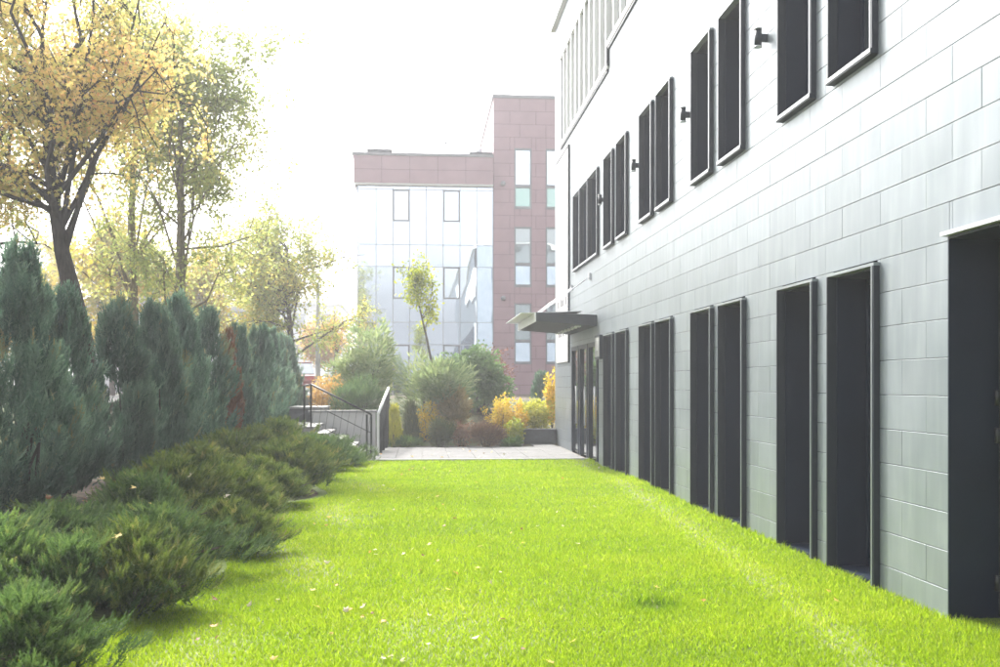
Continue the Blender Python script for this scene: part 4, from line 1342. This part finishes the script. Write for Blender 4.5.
blob("rust_shrub", "round rust-brown shrub at the front edge of the bed", 486, 451, 26.85, 38, 29, M['rust'], 2600, 0.11, 82, "needle")
blob("pink_shrub", "small pinkish shrub between the dark conifer and rust shrub", 462, 449, 27.2, 26, 27, M['pink'], 1500, 0.06, 83, "leaf")
blob("tan_grass", "clump of tan feathery grass behind the round conifer", 451, 440, 28.4, 36, 50, M['tan_grass'], 2600, 0.22, 84, "willow", cat="grass clump")
blob("yellow_shrub", "bright yellow upright shrub in the middle right of the bed", 499, 440, 28.0, 34, 52, M['yellow_shrub'], 2600, 0.075, 85, "spike")
blob("yellow_shrub", "bright yellow shrub right of the taller yellow one", 515, 440, 28.3, 24, 46, M['yellow_shrub'], 1900, 0.075, 86, "spike")
blob("lime_shrub", "yellow-green shrub behind the low dark planter wall", 537, 436, 29.0, 44, 42, M['yellowgreen'], 3600, 0.075, 87, "leaf")
blob("lime_shrub", "yellow-green shrub spilling in front of the planter wall end", 515, 448, 27.3, 24, 36, M['lime_leaf'], 1700, 0.07, 88, "spike")
blob("low_juniper", "low grey-green juniper by the foot of the handrail", 404, 452, 26.85, 42, 12, M['creep_dark'], 900, 0.16, 89, "needle")
blob("low_juniper", "low grey-green juniper at the right front corner of the bed", 512, 452, 26.85, 24, 12, M['creep_dark'], 700, 0.15, 90, "needle")
blob("gold_shrub", "golden shrub between the columnar conifers and tan grass", 425, 446, 28.0, 34, 44, M['yellow_shrub'], 1500, 0.07, 91, "leaf")
blob("blue_conifer", "dim blue-green conifer against the tower foot", 541, 415, 33.0, 20, 44, M['hedge'], 1500, 0.16, 92, "column")
blob("amber_shrub", "amber-leaved sapling at the building corner", 552, 438, 29.3, 18, 92, M['yellow_shrub'], 520, 0.12, 93, "spike")

# ------------------------------------------------------------------ poles, cars, shed along the street
def pole(px, zc, h, r0, lab, arm=True):
    x, y = PX(px, zc); g = Hf(x, y)
    t = thing("street_pole", (x, y, g - .05), lab, "lamp post", "lamp posts along the street")
    MB().tube([(x, y, g - .05), (x, y, g + h)], [r0, r0 * .6], 12).build("pole", M['concrete'], t)
    MB().tube([(x, y, g + .0), (x, y, g + .5)], [r0 * 1.5, r0 * 1.4], 12).build("base", M['concrete'], t)
    if not arm:
        MB().tube([(x, y, g + h + .001), (x, y, g + h + .06)], [r0 * .7, r0 * .5], 12).build("cap", M['concrete'], t)
        return
    MB().tube([(x, y, g + h - .05), (x - .3, y, g + h + .35), (x - 1.2, y, g + h + .5)], 0.035, 8).build("arm", M['concrete'], t)
    MB().box(x - 1.7, x - 1.15, y - .1, y + .1, g + h + .45, g + h + .57).build("lamp_head", M['trim'], t, bevel=.03)
pole(318, 41, 4.6, 0.115, "thick pale concrete lamp post right of the street tree trunk")
pole(277, 44, 8.0, 0.10, "tall pale utility pole rising behind the street tree crown", False)  # plain utility pole, carries no lamp

def car(px, zc, paint, lab, rot):
    x, y = PX(px, zc); g = 1.24
    t = thing("parked_car", (x, y, g), lab, "car", "cars parked along the street")
    t.rotation_euler = (0, 0, rot)
    ORG[t.name] = Vector((0, 0, 0))
    # side profile along +Y, extruded in X with narrowing cabin
    prof = [(-2.1, .32), (-2.12, .62), (-2.0, .86), (-1.25, .95), (1.0, .98), (1.9, .86), (2.1, .62), (2.08, .32)]
    me = MB()
    me.poly_prism([(-.86, a, b) for a, b in prof], (1.72, 0, 0))
    me.build("body", paint, t, bevel=.07)
    cb = MB(); lo = [(-1.75, .93), (1.25, .96)]; hi = [(-1.15, 1.42), (.45, 1.43)]
    v = [(-.80, lo[0][0], lo[0][1]), (.80, lo[0][0], lo[0][1]), (.80, lo[1][0], lo[1][1]), (-.80, lo[1][0], lo[1][1]),
         (-.64, hi[0][0], hi[0][1]), (.64, hi[0][0], hi[0][1]), (.64, hi[1][0], hi[1][1]), (-.64, hi[1][0], hi[1][1])]
    cb.v = v; cb.f = [(0, 3, 2, 1), (4, 5, 6, 7), (0, 1, 5, 4), (1, 2, 6, 5), (2, 3, 7, 6), (3, 0, 4, 7)]; cb.s = [0] * 6
    cb.build("window_band", M['pane'], t)
    MB().box(-.66, .66, -1.17, .47, 1.425, 1.47).build("roof", paint, t, bevel=.03)
    for sx in (-1, 1):
        for yy in (-1.3, 1.3):
            w = MB().tube([(sx * .68, yy, .31), (sx * .88, yy, .31)], .31, 18).build("wheel", M['tyre'], t)
            MB().tube([(sx * .875, yy, .31), (sx * .895, yy, .31)], .19, 14).build("rim", M['steel'], w)
        MB().box(sx * .62 - .16, sx * .62 + .16, -2.14, -2.06, .62, .78).build("tail_lamp", M['lamp_red'], t)
        MB().box(sx * .6 - .18, sx * .6 + .18, 2.03, 2.11, .60, .74).build("headlight", M['white_metal'], t)
    MB().box(-.3, .3, -2.15, -2.09, .45, .57).build("number_plate", M['white_metal'], t)
car(299, 47, M['car_red'], "dull red car parked beyond the end of the hedge", 0.06)
car(306, 56, M['car_white'], "white car parked behind the red one on the street", 0.0)

sh = thing("shed", (-14, 62, 1.2), "pale sheet-clad shed with grey sloping roof beyond the hedge", "building")
sx1 = planeX(238, 60); sx0 = sx1 - 9
MB().box(sx0, sx1, 60, 74, 1.0, 5.9).build("wall", M['shed_wall'], sh)
MB().poly_prism([(sx0 - .3, 59.7, 5.95), (sx1 + .3, 59.7, 5.95), (sx1 + .3, 59.7, 6.1), ((sx0 + sx1) / 2, 59.7, 8.2), (sx0 - .3, 59.7, 6.1)], (0, 14.6, 0)).build("roof", M['shed_roof'], sh)
for k in range(6):
    MB().box(sx1 - 0.8 - k * 1.5, sx1 - .72 - k * 1.5, 59.93, 59.999, 1.0, 5.9).build("seam", M['trim'], sh)
# pale block of flats far down the street
fb = thing("apartment_block", (-16, 120, 1.2), "pale hazy apartment block far down the street", "building")
MB().box(-34, -9.5, 120, 134, 1, 11).build("wall", M['shed_wall'], fb)
MB().box(-34.3, -9.2, 119.7, 134.3, 11, 11.4).build("roof", M['shed_roof'], fb)
for i in range(8):
    for j in range(3):
        MB().box(-33 + i * 3, -31.6 + i * 3, 119.95, 119.999, 2.4 + j * 3, 4 + j * 3).build("window", M['pane'], fb)

# ------------------------------------------------------------------ grass blades
NB = 620000
zc = 5.2 * (23.5 / 5.2) ** rng.uniform(0, 1, NB)
zc = np.where(rng.uniform(size=NB) < 0.35, rng.uniform(5.2, 23.5, NB), zc)
pxs = rng.uniform(-10, 1030, NB)
kx = (pxs - 500) / 1000
bx, by = CT * kx * zc + ST * zc, -ST * kx * zc + CT * zc
ok = ((bx < WX - 0.01) | ((bx < WX + 0.34) & (by < BIG[1] - 0.03) & (by > BIG[0] + 0.03))) & (bx > lawn_edge(by) - 0.35) & (by < 22.1)
wr = wear_at(bx, by)
ok &= rng.uniform(size=NB) > wr * 0.85
bx, by, zc, wr = bx[ok], by[ok], zc[ok], wr[ok]
n = len(bx)
p2 = np.stack([bx, by, np.zeros(n)], -1)
patch = lownoise(p2, 5, 2.2) * .6 + lownoise(p2, 6, 6.5) * .4
dd = (bx - DENT.x) ** 2 + (by - DENT.y) ** 2
ed = np.exp(-((bx - WX) / 0.12) ** 2)
hgt = (0.027 + 0.016 * rng.uniform(size=n) + 0.014 * patch) * (1 - 0.35 * wr) + 0.03 * np.exp(-dd / 0.05) + 0.04 * ed * rng.uniform(size=n)
hgt = np.maximum(hgt, 0.015) * (1 + 0.01 * zc)
wd = 0.0022 + 0.00042 * zc
ang = rng.uniform(0, 6.28, n)
side = np.stack([np.cos(ang), np.sin(ang), np.zeros(n)], -1)
la = rng.uniform(0, 6.28, n); lm = rng.uniform(0.15, 1.0, n)
lean = np.stack([np.cos(la) * lm, np.sin(la) * lm, np.ones(n)], -1) * hgt[:, None]
root = np.stack([bx, by, lawn_z(bx, by) - 0.004], -1)
V = np.stack([root - side * wd[:, None], root + side * wd[:, None], root + lean], 1).reshape(-1, 3)
F = np.arange(3 * n).reshape(-1, 3)
tone = np.clip(0.5 + 0.16 * rng.normal(size=n) + 0.22 * patch + 0.22 * wr - 0.7 * np.exp(-dd / 0.03), 0, 1)
g = link("grass", mesh_np("grass", V, F, M['grass'], np.repeat(tone, 3)))
tag(g, "short bright green grass covering the lawn", "grass", kind="stuff")

# ------------------------------------------------------------------ fallen leaves
def leaf_mesh(mat, seed):
    r = np.random.default_rng(seed)
    V = STAR_V.copy(); V[:, 2] += 0.18 * (V[:, 0] ** 2 + V[:, 1] ** 2) + r.normal(size=len(V)) * .05
    return mesh_np("fallen_leaf", V, STAR_F, mat, np.full(len(V), r.uniform()))
LM = {k: [leaf_mesh(M[k], s) for s in (1, 2, 3)] for k in ('fallen', 'fallen_o', 'fallen_p', 'fallen_b')}
LN = {'fallen': "yellow", 'fallen_o': "orange", 'fallen_p': "pale cream", 'fallen_b': "brown"}
def put_leaf(x, y, z, kind, size, label, group):
    o = link("fallen_leaf", LM[kind][int(rng.integers(3))])
    o.location = (x, y, z)
    o.rotation_euler = (rng.normal(0, .35), rng.normal(0, .35), rng.uniform(0, 6.28))
    o.scale = (size,) * 3
    tag(o, label, "leaf", group)
kinds = ['fallen', 'fallen', 'fallen_o', 'fallen_p', 'fallen_p', 'fallen_b']
cnt = 0
while cnt < 90:
    px = rng.uniform(190, 960); py = 463 + 200 * rng.uniform() ** 1.3
    if rng.uniform() > math.exp(-((px - 390) / 170) ** 2) + 0.12: continue
    z_ = 1.66 / (py - HOR) * 1000
    x, y = PX(px, z_)
    if x < float(lawn_edge(y)) + 0.05 or x > WX - .1 or y > 21.9: continue
    k = kinds[int(rng.integers(6))]
    put_leaf(x, y, float(lawn_z(x, y)) + 0.038, k, rng.uniform(0.045, 0.085), f"small {LN[k]} fallen leaf lying on the lawn", f"{LN[k]} leaves on the lawn")
    cnt += 1
for (px, zc_, k) in ((135, 9.2, 'fallen'), (150, 9.1, 'fallen'), (103, 9.6, 'fallen'), (137, 9.9, 'fallen'), (80, 7.6, 'fallen_p'), (190, 10.6, 'fallen_p'), (225, 10.2, 'fallen_p'), (120, 7.0, 'fallen'), (48, 8.3, 'fallen_b'), (186, 12.0, 'fallen')):
    x, y = PX(px, zc_)
    z = Hf(x, y)
    for (bx_, by_, g_, rs, hs) in BUSH:
        u = math.hypot(x - bx_, y - by_) / rs
        if u < 1: z = max(z, g_ + 0.62 * hs * (1 - .8 * u ** 2.6))
    put_leaf(x, y, z + 0.05, k, rng.uniform(0.08, 0.11), f"{LN[k]} fallen leaf caught on top of a spreading juniper", f"{LN[k]} leaves caught on the junipers")
for i in range(70):
    px = rng.uniform(-20, 100); zc_ = rng.uniform(8.6, 11.0)
    x, y = PX(px, zc_)
    k = ['fallen_b', 'fallen_b', 'fallen_o', 'fallen_p'][int(rng.integers(4))]
    put_leaf(x, y, Hf(x, y) + 0.0, k, rng.uniform(0.07, 0.11), f"dry {LN[k]} leaf in the litter under the nearest upright junipers", f"{LN[k]} litter under the hedge")
for i in range(14):
    x, y = rng.uniform(-1.0, 2.8), rng.uniform(22.5, 26.4)
    k = kinds[int(rng.integers(6))]
    put_leaf(x, y, 0.05, k, 0.09, f"small {LN[k]} fallen leaf on the paved walk", f"{LN[k]} leaves on the walk")

# ------------------------------------------------------------------ haze
hz = MB().box(-900, 700, -400, 1000, -1.5, 16.0)
m = bpy.data.materials.new("haze"); m.use_nodes = True
n_ = m.node_tree.nodes; n_.clear()
vo = n_.new("ShaderNodeOutputMaterial"); pv = n_.new("ShaderNodeVolumePrincipled")
pv.inputs["Color"].default_value = (0.94, 0.96, 1.0, 1)
pv.inputs["Density"].default_value = 0.0026
pv.inputs["Anisotropy"].default_value = 0.35
m.node_tree.links.new(pv.outputs[0], vo.inputs["Volume"])
tag(hz.build("haze", m), kind="stuff")
